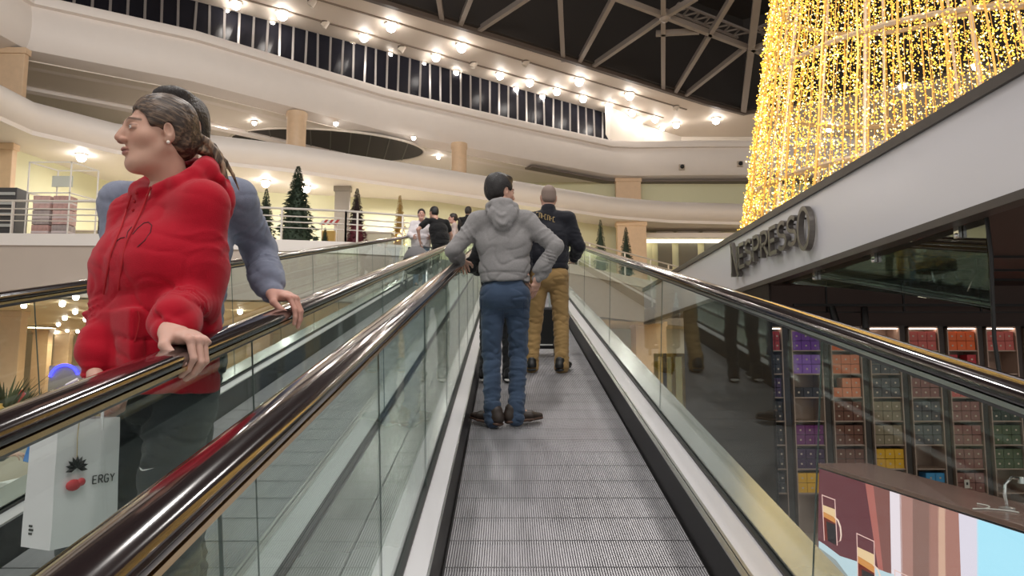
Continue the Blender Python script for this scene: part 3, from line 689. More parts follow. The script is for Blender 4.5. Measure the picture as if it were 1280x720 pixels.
# ------------------------------------------------------------------ upper deck: railing, trees, displays
RAILW = mat('pale_rail_steel', (0.74,0.70,0.65), 0.3, 0.2)
def railing(name, label, pts, posts, z=L1, group=None):
    t = thing(name, label, 'railing', (0,0,z))
    for h, r in ((1.10, 0.035), (0.86, 0.022), (0.68, 0.022), (0.50, 0.016)):
        b = MB(); b.tube([(x, y, h) for x, y in pts], r, 8); b.build('rail', RAILW, t, True)
    for x, y in posts:
        b = MB(); b.box((x-0.025, y-0.04, 0.0), (x+0.025, y+0.04, 1.08)); b.build('post', RAILW if abs(x+11) > 1.5 else DARKMETAL, t)
    return t
lp = [(-24,21.5),(-15,21.6),(-11.8,21.7),(-7,22.6),(-5.1,23.0),(-2.7,23.9),(-2.7,26.4)]
def on(path, px): 
    best = None
    for i in range(200):
        q = lerp_path(path, i/199); d = np.array([q[0], q[1], L1]) - CAM; u = 635 + FOC*d[0]/d[1]
        if best is None or abs(u-px) < best[0]: best = (abs(u-px), q)
    return best[1]
railing('railing', 'pale steel railing along the upper deck left of the walkways', lp, [on(lp, x) for x in (8,117,123,230,346,427,431,443,500)])
rp = [(1.6,26.9),(2.5,28.0),(5.7,32.2),(9.4,37.2),(14,37.3)]
railing('railing', 'pale steel railing climbing along the upper deck right of the walkways', rp, [on(rp, x) for x in (724,738,783,815,838,860)])
def xmas(px, y, top, base, hw, cols, label, seed, z=L1, thin=False):
    p = at(px, base, y=y); H = at(px, top, y=y)[2] - z; W_ = hw/FOC*y; rg = random.Random(seed)
    t = thing('christmas_tree', label, 'christmas tree', (p[0], y, z))
    b = MB(); b.tube([(0,0,0),(0,0,H*0.9)], [0.06,0.015], 6); b.build('trunk', mat('tree_bark',(0.10,0.06,0.03),0.8), t)
    b = MB(); b.lathe((0,0,0), [(0,0),(0.16,0),(0.2,0.22),(0.1,0.22),(0,0.2)], 12); b.build('pot', DARKMETAL, t)
    b = MB(); n = 2300
    for k in range(n):
        u = rg.random()**0.75; zz = 0.14*H + u*(H*0.88 - 0.0); tier = 1 - 0.22*((u*7) % 1)
        r_ = W_*(1-u)**0.85*tier + 0.02; a = rg.random()*6.283; rr = r_*rg.uniform(0.45,1.0)
        c = Vector((rr*math.cos(a), rr*math.sin(a), zz)); d = Vector((math.cos(a), math.sin(a), rg.uniform(-.5,.15))).normalized()
        L_ = W_*0.26*rg.uniform(.6,1.2)*(0.30+0.70*(1-u)); s = d.cross(Vector((0,0,1))).normalized()*L_*0.30
        b.add([tuple(c-s), tuple(c+s), tuple(c+d*L_)], [(0,1,2)], 0 if (cols[1] is None or zz > 0.45*H) else 1)
        if k % 2: 
            s2 = Vector((0,0,1))*L_*0.25; b.add([tuple(c-s2), tuple(c+s2), tuple(c+d*L_)], [(0,1,2)], 0 if (cols[1] is None or zz > 0.45*H) else 1)
    seg_ = 14; prof = [(0.0,0.10*H),(W_*0.66,0.13*H),(W_*0.46,0.45*H),(0.0,0.97*H)]
    b.lathe((0,0,0), prof[:3], seg_, 1 if cols[1] else 0); b.lathe((0,0,0), prof[2:], seg_, 0)
    ms = [cols[0], cols[1] or cols[0]]
    f = b.build('foliage', ms, t)
    return t
GRN = mat('fir_green', (0.035,0.060,0.035), 0.7, noise=.3, nscale=6); BURG = mat('burgundy_fir', (0.12,0.015,0.025), 0.6); DKR = mat('dark_fir', (0.03,0.014,0.016), 0.7)
GLDF = mat('gold_fir', (0.40,0.25,0.06), 0.5, 0.2)
xmas(370, 24.4, 210, 303, 27, (GRN, None), 'tall dense green christmas tree behind the upper railing beside the grey sleeve', 1)
xmas(331, 26.0, 238, 300, 16, (GRN, None), 'dark green christmas tree half hidden behind the grey shoulder', 2)
xmas(406, 24.3, 285, 303, 6, (GRN, None), 'tiny green christmas tree on the deck right of the tallest one', 3)
xmas(445, 24.6, 237, 305, 15, (DKR, BURG), 'slim dark christmas tree with burgundy lower branches', 4)
gt = xmas(499, 27.5, 246, 306, 12, (GLDF, None), 'golden christmas tree glowing behind the group near the landing', 5)
xmas(751, 31.0, 276, 322, 10, (GRN, None), 'dark green christmas tree behind the right railing, beside the navy jacket', 6)
xmas(783, 32.8, 285, 332, 11, (GRN, None), 'dark green christmas tree in front of the stone pillar on the right deck', 7)
xmas(719, 29.2, 276, 320, 7, (GRN, None), 'narrow dark christmas tree peeking out behind the navy sleeve', 8)
b = MB(); rg = random.Random(5)
for k in range(70):
    u = rg.random(); a = rg.random()*6.28; r_ = 0.36*(1-u)+0.05; b.sphere((r_*math.cos(a), r_*math.sin(a), 0.3+1.3*u), 0.035, 6, 4)
o = b.build('tree_lights', glow('tree_bulb', (1,0.6,0.2), 8), gt); o['kind'] = 'stuff'
# white display rack with printed gift boxes
WMET = mat('white_painted_metal', (0.85,0.83,0.80), 0.35)
p0 = at(27, 292, y=22.4); p1 = at(95, 292, y=22.4); rk = thing('display_rack', 'tall white tube display rack behind the upper railing at far left', 'display rack', (p0[0], 22.4, L1))
Wd = p1[0]-p0[0]; Hh = 2.52; Dp = 1.0
for x in (0.06, Wd-0.3):
    for y in (0, Dp):
        b = MB(); xo = 0.28 if y else 0; b.box((x+xo, y, 0), (x+xo+0.035, y+0.035, Hh)); b.build('upright', WMET, rk)
for z in (0.08, 1.52, Hh-0.03):
    b = MB()
    for y in (0, Dp): b.box((0.06+(0.28 if y else 0), y, z), (Wd-0.3+(0.28 if y else 0)+.035, y+0.035, z+0.035))
    b.bar((0.08,0.02,z+.017),(0.36,Dp,z+.017),0.035); b.bar((Wd-0.28,0.02,z+.017),(Wd-0.0,Dp,z+.017),0.035); b.build('cross_bar', WMET, rk)
b = MB(); b.box((0.5,0.5,1.85),(1.15,0.53,2.2)); b.build('sign_board', mat('pale_board',(0.62,0.66,0.60),0.5), rk)
PINK = [mat('gift_pink',(0.55,0.34,0.32),0.5,noise=.45,nscale=9), mat('gift_grey',(0.42,0.36,0.36),0.5,noise=.5,nscale=11), mat('gift_rose',(0.60,0.40,0.38),0.5,noise=.5,nscale=7)]
for r_ in range(3):
    for c in range(2):
        b = MB(); b.box((0,0,0),(0.52,0.4,0.44)); b.box((-0.005,-0.005,0.19),(0.525,0.405,0.25),1)
        o = b.build('gift_box', [PINK[(r_+c) % 3], mat('gift_ribbon',(0.66,0.58,0.60),0.4)], bevel=0.01); o.location = (p0[0]+0.18+c*0.62, 22.55, L1+0.12+r_*0.46)
        tag(o, 'printed gift box on the white rack, %s row, %s side' % (('bottom','middle','top')[r_], ('outer','inner')[c]), 'box')
# dark magazine kiosk at far left
kq = at(-8, 292, y=22.6); ks = thing('magazine_stand', 'dark stand with pale stripes at the left end of the upper railing', 'stand', (kq[0], 22.6, L1))
b = MB(); b.box((-0.5,0,0),(0.62,0.6,1.75)); b.build('body', mat('kiosk_dark',(0.06,0.06,0.07),0.5), ks, bevel=.01)
for i, z in enumerate((0.5,0.85,1.2,1.5)):
    b = MB(); b.box((-0.48,-0.06,z),(0.58,0.0,z+0.09)); b.build('shelf_strip', mat('kiosk_strip',(0.45,0.47,0.48),0.5), ks)
# low counters behind the railing
for px, w, h, lab in ((112,1.4,0.95,'low cream sales counter behind the double railing post'), (462,1.5,0.9,'low cream counter behind the slim burgundy tree')):
    q = at(px, 290, y=25.5); t = thing('sales_counter', lab, 'counter', (q[0], 25.5, L1)); b = MB(); b.box((-w/2,0,0),(w/2,0.6,h-0.05)); b.build('body', mat('counter_cream',(0.62,0.57,0.42),0.5), t)
    b = MB(); b.box((-w/2-.04,-0.04,h-0.05),(w/2+.04,0.64,h)); b.build('worktop', BEIGE, t)
q = at(410, 303, y=25.9); st = thing('market_stall', 'small stall with a red and white striped awning beside the tallest tree', 'stall', (q[0], 25.9, L1))
b = MB(); b.box((-0.22,0,0),(0.22,0.4,1.02)); b.build('booth', mat('stall_gold',(0.6,0.38,0.10),0.5), st)
for i in range(6):
    b = MB(); x = -0.3+i*0.1; b.add([(x,-0.15,1.22),(x+.1,-0.15,1.22),(x+.1,0.4,1.50),(x,0.4,1.50),(x,-0.15,1.2),(x+.1,-0.15,1.2),(x+.1,0.4,1.48),(x,0.4,1.48)], [(0,1,2,3),(7,6,5,4),(0,4,5,1),(1,5,6,2),(2,6,7,3),(3,7,4,0)]); b.build('awning_stripe', mat('stripe_red',(0.5,0.05,0.04),1.2) if i % 2 else WMET, st)
for x in (-0.26,0.26):
    b = MB(); b.box((x-.015,0.1,0),(x+.015,0.13,1.34)); b.build('post', WMET, st)
# shop windows and lit beam of the far right deck
for i, (a_, e_) in enumerate(((822,840),(848,872),(880,900))):
    q = at(a_, 300, y=40.2); q2 = at(e_, 320, y=40.2); w_ = thing('window_%d' % (i+2), 'grey shop window on the far right deck', 'window'); struct(w_)
    b = MB(); b.box((q[0],40.15,L1+1.6),(q2[0],40.25,q[2]+.4)); b.build('pane', mat('shop_pane',(0.10,0.10,0.09),0.15), w_)
    b = MB(); b.box((q[0]-.08,40.1,q[2]+.4),(q2[0]+.08,40.3,q[2]+.5)); b.build('lintel', WHITE, w_)
b = MB(); b.box((6.5,39.9,8.35),(13,40.1,8.5)); struct(b.build('trim_11', glow('cove_strip', (1.0,0.88,0.62), 3.0)))
b = MB(); b.box((6.5,39.2,8.5),(13,40.3,8.75)); struct(b.build('trim_12', WHITE))
# ------------------------------------------------------------------ ground level seen under the upper deck on the left
def plant(px, y, h, label, seed):
    q = at(px, 470, y=y); t = thing('potted_plant', label, 'plant', (q[0], y, GZ)); rg = random.Random(seed)
    b = MB(); b.lathe((0,0,0), [(0,0),(0.22,0),(0.30,0.5),(0.26,0.5),(0.24,0.44),(0,0.44)], 14); b.build('pot', mat('plant_pot',(0.18,0.14,0.11),0.5), t, True)
    b = MB()
    for k in range(60):
        a = rg.random()*6.28; L_ = h*rg.uniform(.5,1); lean = rg.uniform(.15,.6); pts = [(0,0,0.45)]
        for j in range(1,5): u = j/4; pts.append((math.cos(a)*lean*L_*u*u, math.sin(a)*lean*L_*u*u, 0.45+L_*u*(1-.25*lean*u)))
        w_ = 0.05; s = Vector((-math.sin(a), math.cos(a), 0)); vs = []
        for j, p in enumerate(pts):
            ww = w_*(1-(j/4)**2)+.004; vs += [tuple(Vector(p)-s*ww), tuple(Vector(p)+s*ww)]
        b.add(vs, [(2*j,2*j+1,2*j+3,2*j+2) for j in range(4)])
    b.build('leaves', mat('plant_leaf',(0.06,0.07,0.02),0.6), t); return t
plant(8, 15.2, 1.7, 'potted palm at the left edge of the ground level', 1); plant(30, 18.5, 1.3, 'leafy potted plant below the oval ceiling lamp', 2); plant(52, 20.0, 1.1, 'low potted plant next to the blue neon ring', 3)
q = at(80, 474, y=19); nr = thing('neon_sign', 'glowing blue neon ring above the ground level stalls', 'sign', tuple(q))
b = MB(); b.tube([(0.36*math.cos(R(a)),0,0.36*math.sin(R(a))) for a in range(20,171,10)], 0.035, 8); b.build('tube', glow('neon_blue',(0.03,0.03,1.0),6), nr, True)
b = MB(); b.box((-0.42,0.04,-0.55),(0.42,0.1,0.34)); b.build('backing', mat('sign_backing',(0.35,0.30,0.24),0.5), nr)
b = MB(); b.box((-0.04,0.0,-2.55),(0.04,0.08,-0.5)); b.build('post', DARKMETAL, nr)
for i, (px, y, w, h, c, lab) in enumerate(((10,13.5,2.2,1.05,(0.50,0.42,0.32),'tan stall counter at the left edge on the ground level'),(70,12.5,2.4,1.0,(0.60,0.52,0.42),'pale stall counter behind the woman in red on the ground level'),(40,16,2.5,1.2,(0.42,0.30,0.18),'wooden stall counter behind the potted plants'))):
    q = at(px, 470, y=y); t = thing('stall_counter', lab, 'counter', (q[0], y, GZ)); b = MB(); b.box((-w/2,0,0),(w/2,0.9,h)); b.build('body', mat('stall_%d' % i, c, 0.5), t); b = MB(); b.box((-w/2-.05,-.05,h),(w/2+.05,.95,h+.05)); b.build('worktop', BEIGE, t)
    rg = random.Random(i)
    for k in range(4):
        b = MB(); hh = rg.uniform(.18,.34); b.lathe((0,0,0), [(0,0),(0.09,0),(0.09,hh*.7),(0.04,hh*.85),(0.045,hh),(0,hh)], 12); o = b.build('jar', mat('jar_%d' % ((i+k) % 3), ((0.5,0.06,0.05),(0.55,0.35,0.08),(0.2,0.25,0.3))[(i+k) % 3], 0.3), smooth=True)
        o.location = (q[0]-w/2+.3+k*w/4.2, y+.25, GZ+h+.05); tag(o, '%s jar standing on the %s' % (('red','amber','slate blue')[(i+k) % 3], lab.split(' at ')[0].split(' behind ')[0]), 'jar', 'jars on the stall counters')
# ------------------------------------------------------------------ people: smooth blended bodies
def nrm(v): v = np.asarray(v, float); return v / (np.linalg.norm(v) + 1e-12)
class Field:
    def __init__(s): s.p = []
    def e(s, c, r, k=0.02, op='u', R_=None): s.p.append(('e', np.array(c, float), np.array(r, float), k, op, R_)); return s
    def c(s, a, b, ra, rb, k=0.02, op='u', fold=None): s.p.append(('c', np.array(a, float), np.array(b, float), (ra, rb), k, op, fold)); return s
    def x(s, a, b, ra, rb, u, k=0.03, op='u'): s.p.append(('x', np.array(a, float), np.array(b, float), (ra, rb), k, op, nrm(u))); return s
    def b(s, c, hs, r, k=0.01, op='u', R_=None): s.p.append(('b', np.array(c, float), np.array(hs, float), r, k, op, R_)); return s
    def chain(s, pts, rad, k=0.02, op='u'):
        for i in range(len(pts)-1): s.c(pts[i], pts[i+1], rad[i], rad[i+1], k, op)
        return s
    def bounds(s, p):
        if p[0] == 'e': m = np.max(p[2]); return p[1]-m, p[1]+m
        if p[0] == 'b': m = np.linalg.norm(p[2]) + p[3]; return p[1]-m, p[1]+m
        m = max(np.max(p[3][0]), np.max(p[3][1])) * 1.1; return np.minimum(p[1], p[2])-m, np.maximum(p[1], p[2])+m
    def mesh(s, h, disp=None):
        us = [q for q in s.p if (q[4] if q[0] in 'e' else q[5]) == 'u']
        lo = np.min([s.bounds(q)[0] for q in us], 0) - 0.03; hi = np.max([s.bounds(q)[1] for q in us], 0) + 0.03
        n = np.ceil((hi-lo)/h).astype(int) + 1
        D = np.full(n, 0.5, np.float32)
        ax = [lo[i] + h*np.arange(n[i]) for i in range(3)]
        for q in s.p:
            t = q[0]
            k = q[3] if t == 'e' else q[4]; op = q[4] if t == 'e' else q[5]
            a, b = s.bounds(q); mg = k + 3*h + 0.006
            i0 = np.clip(np.floor((a-mg-lo)/h).astype(int), 0, n-1); i1 = np.clip(np.ceil((b+mg-lo)/h).astype(int)+1, 1, n)
            if np.any(i1 <= i0): continue
            X, Y, Z = np.meshgrid(ax[0][i0[0]:i1[0]], ax[1][i0[1]:i1[1]], ax[2][i0[2]:i1[2]], indexing='ij')
            P = np.stack([X, Y, Z], -1)
            if t == 'e':
                d = P - q[1]
                if q[5] is not None: d = d @ q[5]
                k0 = np.linalg.norm(d/q[2], axis=-1); k1 = np.linalg.norm(d/(q[2]**2), axis=-1) + 1e-9; d = k0*(k0-1)/k1
            elif t == 'b':
                d = P - q[1]
                if q[6] is not None: d = d @ q[6]
                d = np.abs(d) - q[2]; d = np.linalg.norm(np.maximum(d, 0), axis=-1) + np.minimum(d.max(-1), 0) - q[3]
            else:
                ba = q[2]-q[1]; L2 = ba @ ba; pa = P - q[1]; tt = np.clip((pa @ ba)/L2, 0, 1); w = pa - tt[..., None]*ba
                if t == 'c':
                    r = q[3][0] + (q[3][1]-q[3][0])*tt
                    if q[6] is not None:
                        am, fr, ph = q[6]; wv = np.sin(3.1416*fr*tt + 1.1*np.sin(33*P[..., 0]+ph) + 1.0*np.sin(29*P[..., 1]-ph) + 0.8*np.sin(21*P[..., 2]+2*ph) + ph); r = r + am*(1.6*(1-np.abs(wv))**2 - 0.35) * np.abs(np.sin(3.14159*np.clip(tt, 0, 1)))**0.3 * (0.65+0.5*np.sin(9*tt+ph*2))
                    d = np.linalg.norm(w, axis=-1) - r
                else:
                    u = q[6]; axd = ba/np.sqrt(L2); u = nrm(u - axd*(u @ axd)); v = np.cross(axd, u)
                    r1 = q[3][0][0] + (q[3][1][0]-q[3][0][0])*tt; r2 = q[3][0][1] + (q[3][1][1]-q[3][0][1])*tt; mn = np.minimum(r1, r2)
                    kk = np.sqrt(((w @ u)/r1)**2 + ((w @ v)/r2)**2 + ((w @ axd)/mn)**2); d = (kk-1)*mn
            sl = (slice(i0[0], i1[0]), slice(i0[1], i1[1]), slice(i0[2], i1[2])); A = D[sl]
            if op == 'u': hh = np.clip(0.5+0.5*(d-A)/k, 0, 1); D[sl] = d*(1-hh) + A*hh - k*hh*(1-hh)
            else: hh = np.clip(0.5-0.5*(A+d)/k, 0, 1); D[sl] = A*(1-hh) - d*hh + k*hh*(1-hh)
        if disp is not None:
            m = np.abs(D) < 0.06; idx = np.argwhere(m); P = lo + h*idx; D[m] += disp(P).astype(np.float32)
        return surface_net(D, lo, h)
def surface_net(D, lo, h):
    n = np.array(D.shape); S = D < 0
    cs = [(i, j, k) for i in (0,1) for j in (0,1) for k in (0,1)]
    cnt = sum(S[i:n[0]-1+i, j:n[1]-1+j, k:n[2]-1+k].astype(np.int8) for i, j, k in cs)
    act = np.argwhere((cnt > 0) & (cnt < 8)); vid = np.full(n-1, -1, np.int64); vid[tuple(act.T)] = np.arange(len(act))
    val = np.stack([D[act[:,0]+i, act[:,1]+j, act[:,2]+k] for i, j, k in cs], 1); cc = np.array(cs, float)
    acc = np.zeros((len(act), 3)); num = np.zeros(len(act))
    for a in range(8):
        for b in range(a+1, 8):
            if np.abs(cc[a]-cc[b]).sum() != 1: continue
            va, vb = val[:, a], val[:, b]; m = (va < 0) != (vb < 0); t = np.where(m, va/(va-vb+1e-12), 0)
            acc += np.where(m[:, None], cc[a] + t[:, None]*(cc[b]-cc[a]), 0); num += m
    V = lo + h*(act + acc/num[:, None]); Fs = []
    for axi in range(3):
        o1, o2 = [(1,2),(2,0),(0,1)][axi]
        sl0 = [slice(None)]*3; sl1 = [slice(None)]*3; sl0[axi] = slice(0, n[axi]-1); sl1[axi] = slice(1, n[axi])
        for o in (o1, o2):
            sl0[o] = slice(1, n[o]-1); sl1[o] = slice(1, n[o]-1)
        a, b = S[tuple(sl0)], S[tuple(sl1)]; e = np.argwhere(a != b)
        if len(e) == 0: continue
        flip = a[tuple(e.T)]; e = e.copy(); e[:, o1] += 1; e[:, o2] += 1
        def g(d1, d2): q = e.copy(); q[:, o1] -= d1; q[:, o2] -= d2; return vid[tuple(q.T)]
        Q = np.stack([g(1,1), g(0,1), g(0,0), g(1,0)], 1); Q[~flip] = Q[~flip][:, ::-1]; Fs.append(Q)
    return V, np.concatenate(Fs)
def noise3(seed, freq, oct=3):
    r = np.random.default_rng(seed); ks = []
    for o in range(oct):
        for _ in range(5): ks.append((nrm(r.normal(size=3))*freq*(1.7**o)*r.uniform(.7, 1.3), r.uniform(0, 6.28), 0.6**o))
    def f(P): return sum(a*np.sin(P @ k + p) for k, p, a in ks) / 3.5
    return f
def wrinkle(seed, amp, freq, stretch=(1,1,1), region=None):
    f1 = noise3(seed, freq, 2); f2 = noise3(seed+1, freq*0.5, 1); st = np.array(stretch)
    def d(P):
        Q = P*st; v = f1(Q + 0.06*f2(Q)[:, None]); v = amp*(2.0*np.clip(1-np.abs(v)*1.9, 0, 1)**2 - 0.5)
        return v if region is None else v*region(P)
    return d
def make(name, parts, m, parent, colors=None, smooth=True):
    V = np.concatenate([p[0] for p in parts]); off = 0; F = []
    for p in parts: F.append(p[1] + off); off += len(p[0])
    F = np.concatenate(F); me = bpy.data.meshes.new(name)
    me.vertices.add(len(V)); me.vertices.foreach_set('co', V.astype(np.float32).ravel())
    me.loops.add(F.size); me.loops.foreach_set('vertex_index', F.astype(np.int32).ravel())
    me.polygons.add(len(F)); me.polygons.foreach_set('loop_start', np.arange(0, F.size, 4, dtype=np.int32)); me.polygons.foreach_set('use_smooth', np.ones(len(F), bool))
    me.update(calc_edges=True); me.materials.append(m)
    if colors is not None:
        ca = me.color_attributes.new('Col', 'FLOAT_COLOR', 'POINT'); ca.data.foreach_set('color', colors.astype(np.float32).ravel())
    o = bpy.data.objects.new(name, me); COL.objects.link(o); o.parent = parent
    return o
def skin_mat(name):
    if name in MATS: return MATS[name]
    m = mat(name, (0.6,0.4,0.3), 0.48, bump=0.05, bscale=350, spec=0.35); nt = m.node_tree; b = nt.nodes['Principled BSDF']
    a = nt.nodes.new('ShaderNodeAttribute'); a.attribute_name = 'Col'; nt.links.new(a.outputs['Color'], b.inputs['Base Color'])
    b.inputs['Subsurface Weight'].default_value = 0.08; b.inputs['Subsurface Radius'].default_value = (0.01, 0.004, 0.002)
    return m
SKIN = skin_mat('skin')
def cloth(name, col, noise=0.12, nscale=25, bump=0.25, bscale=420, rough=0.85, sheen=0.15, stretch=None): return mat(name, col, rough, noise=noise, nscale=nscale, bump=bump, bscale=bscale, sheen=sheen, spec=0.2, stretch=stretch)

def rotz(a): c, s_ = math.cos(a), math.sin(a); return np.array([(c,-s_,0),(s_,c,0),(0,0,1)])
def rotx(a): c, s_ = math.cos(a), math.sin(a); return np.array([(1,0,0),(0,c,-s_),(0,s_,c)])
def roty(a): c, s_ = math.cos(a), math.sin(a); return np.array([(c,0,s_),(0,1,0),(-s_,0,c)])

def head_field(neck_to, fem=False, jaw=1.0, fine=True, neck_r=0.056):
    f = Field()
    f.e((0,-0.018,0.032), (0.073,0.094,0.088), 0.02); f.e((0,0.030,-0.025), (0.060,0.064,0.082), 0.03)
    f.e((0,0.048,-0.080), (0.042*jaw,0.040,0.032), 0.025); f.e((0,0.076,-0.102), (0.020*jaw,0.016,0.015), 0.02)
    for q in (-1, 1):
        f.c((q*0.056*jaw,-0.002,-0.045), (q*0.024,0.066,-0.098), 0.016, 0.014, 0.025); f.e((q*0.040,0.052,-0.022), (0.022,0.022,0.020), 0.025)
    f.c((-0.030,0.083,0.030), (0.030,0.083,0.030), 0.0125, 0.0125, 0.014)
    nl = 0.116 if fem else 0.119
    if fine:
        for q in (-1, 1): f.e((q*0.031,0.102,0.009), (0.017,0.016,0.010), 0.012, 's')
    f.c((0,0.090,0.022), (0,nl-0.001,-0.020), 0.0075, 0.0090, 0.010); f.e((0,nl-0.003,-0.024), (0.0115,0.0105,0.009), 0.007)
    f.e((0,0.094,-0.014), (0.0135,0.019,0.020), 0.012)
    if fem: f.e((0,0.034,-0.098), (0.044,0.046,0.026), 0.03)
    if fine:
        for q in (-1, 1):
            f.e((q*0.0125,0.103,-0.030), (0.0095,0.012,0.008), 0.006)
            f.e((q*0.031,0.0785,0.008), (0.0165,0.0150,0.0138), 0.003); f.e((q*0.0320,0.0965,0.0070), (0.0150,0.0105,0.0056), 0.0015, 's')
        f.e((0,0.0975,-0.056), (0.022,0.0085,0.0065), 0.006); f.e((0,0.0950,-0.068), (0.019,0.0085,0.0075), 0.006)
        f.e((0,0.108,-0.0618), (0.023,0.010,0.0016), 0.003, 's'); f.e((0,0.104,-0.083), (0.020,0.010,0.006), 0.008, 's')
    for q in (-1, 1):
        f.e((q*0.075,-0.012,-0.002), (0.010,0.019,0.032), 0.006, R_=rotz(q*-0.35) @ rotx(-0.2)); f.e((q*0.073,-0.006,-0.028), (0.008,0.010,0.011), 0.006)
        if fine: f.e((q*0.084,-0.006,0.002), (0.007,0.010,0.018), 0.005, 's', R_=rotx(-0.2))
    nt_ = np.array(neck_to); f.x((0,-0.018,-0.055), nt_, (neck_r,neck_r*1.02), (neck_r*1.12,neck_r*1.05), (1,0,0), 0.03)
    return f
def head_colors(V, skin, lip, brow, stub=0.0, fem=False):
    c = np.tile(np.array([*skin, 1.0]), (len(V), 1)); x, y, z = np.abs(V[:,0]), V[:,1], V[:,2]
    def blend(w, col): 
        w = np.clip(w, 0, 1)[:, None]; c[:, :3] = c[:, :3]*(1-w) + np.array(col)*w
    blend(0.35*np.exp(-(((x-0.042)/0.022)**2 + ((z+0.028)/0.02)**2))*(y > 0.02), (skin[0]*0.95, skin[1]*0.62, skin[2]*0.58))
    blend(0.3*np.exp(-((x/0.016)**2 + ((z+0.026)/0.014)**2))*(y > 0.10), (skin[0]*0.92, skin[1]*0.6, skin[2]*0.55))
    blend(1.3*np.exp(-((x/0.019)**4 + ((z+0.0615)/0.0115)**4))*(y > 0.090), lip)
    blend(1.5*np.exp(-(((z+0.0618)/0.0016)**2 + (x/0.02)**4))*(y > 0.088), (lip[0]*.35, lip[1]*.3, lip[2]*.3))
    bz = 0.030 + 0.004*np.sin(np.clip((x-0.012)/0.036, 0, 1)*3.14) 
    blend(0.95*np.exp(-(((z-bz)/0.0038)**2 + ((x-0.032)/0.019)**6))*(y > 0.06), brow)
    blend(0.75*np.exp(-(((z-0.0015)/0.0022)**2 + ((x-0.031)/0.015)**6))*(y > 0.074), (0.12,0.07,0.06))
    blend(0.8*np.exp(-(((x-0.007)/0.0035)**2 + ((z+0.0345)/0.003)**2))*(y > 0.098), (skin[0]*.25, skin[1]*.2, skin[2]*.2))  # shade of the nostrils painted as dark spots, no hollows cut
    blend(0.9*np.exp(-(((z-0.0135)/0.0022)**2 + ((x-0.031)/0.016)**6))*(y > 0.072), (0.05,0.03,0.025))
    if stub: blend(stub*np.clip((-z-0.035)/0.03, 0, 1)*np.clip((y+0.02)/0.05, 0, 1)*(z > -0.125), (skin[0]*0.35, skin[1]*0.33, skin[2]*0.33))
    return c
def hand_field(side, curl, thumb=0.4, spread=0.0, scale=1.0):
    """wrist at the origin, fingers along +Y, back of the hand up (+Z); side = +1: thumb towards +X"""
    f = Field(); 
    f.x((0,-0.006,0), (0,0.014,0), (0.025,0.020), (0.029,0.018), (1,0,0), 0.012); f.x((0,0.01,0), (0,0.055,0.001), (0.032,0.016), (0.040,0.0145), (1,0,0), 0.015); f.x((0,0.055,0), (0.001*side,0.086,0), (0.040,0.0145), (0.039,0.011), (1,0,0), 0.012)
    f.e((side*0.026,0.034,-0.009), (0.017,0.030,0.013), 0.012)
    tips = []
    for i, (x, L, r) in enumerate(((0.030,(0.042,0.026,0.021),0.0088),(0.0105,(0.047,0.029,0.022),0.0091),(-0.0100,(0.043,0.027,0.021),0.0086),(-0.0290,(0.033,0.021,0.018),0.0076))):
        p = np.array([x*side, 0.088-0.006*(i in (0,3))-0.006*(i == 3), 0.0]); a = 0.0; az = spread*(1.5-i)*0.12*side
        f.e(p + np.array([0,-0.002,0.003]), (r*1.05, r*1.15, r), 0.006)
        for j in range(3):
            a += curl[j] * (1 + 0.06*(i-1.5)); d = np.array([math.sin(az)*math.cos(a), math.cos(az)*math.cos(a), -math.sin(a)]); q = p + d*L[j]
            f.c(p, q, r*(1-0.09*j), r*(0.93-0.10*j), 0.004); p = q
        tips.append((p, d, r*0.72))
    t0 = np.array([side*0.030,0.022,-0.008]); t1 = t0 + np.array([side*(0.030+0.006*(1-thumb)),0.028,-0.010-0.012*thumb]); t2 = t1 + np.array([side*(0.016-0.03*thumb),0.028,-0.006-0.014*thumb]); t3 = t2 + np.array([side*(0.006-0.030*thumb),0.023,-0.004-0.010*thumb])
    f.c(t0, t1, 0.0155, 0.0115, 0.010); f.c(t1, t2, 0.0112, 0.0098, 0.005); f.c(t2, t3, 0.0098, 0.0078, 0.004); tips.append((t3, nrm(t3-t2), 0.0075))
    return f, tips
def ik(a, b, l1, l2, pole):
    a, b = np.array(a), np.array(b); d = b-a; L = min(np.linalg.norm(d), (l1+l2)*0.998); u = nrm(d); x = (l1*l1-l2*l2+L*L)/(2*L); h = math.sqrt(max(l1*l1-x*x, 1e-6))
    p = np.array(pole)-u*(np.array(pole) @ u); return a + u*x + nrm(p)*h, a + u*L

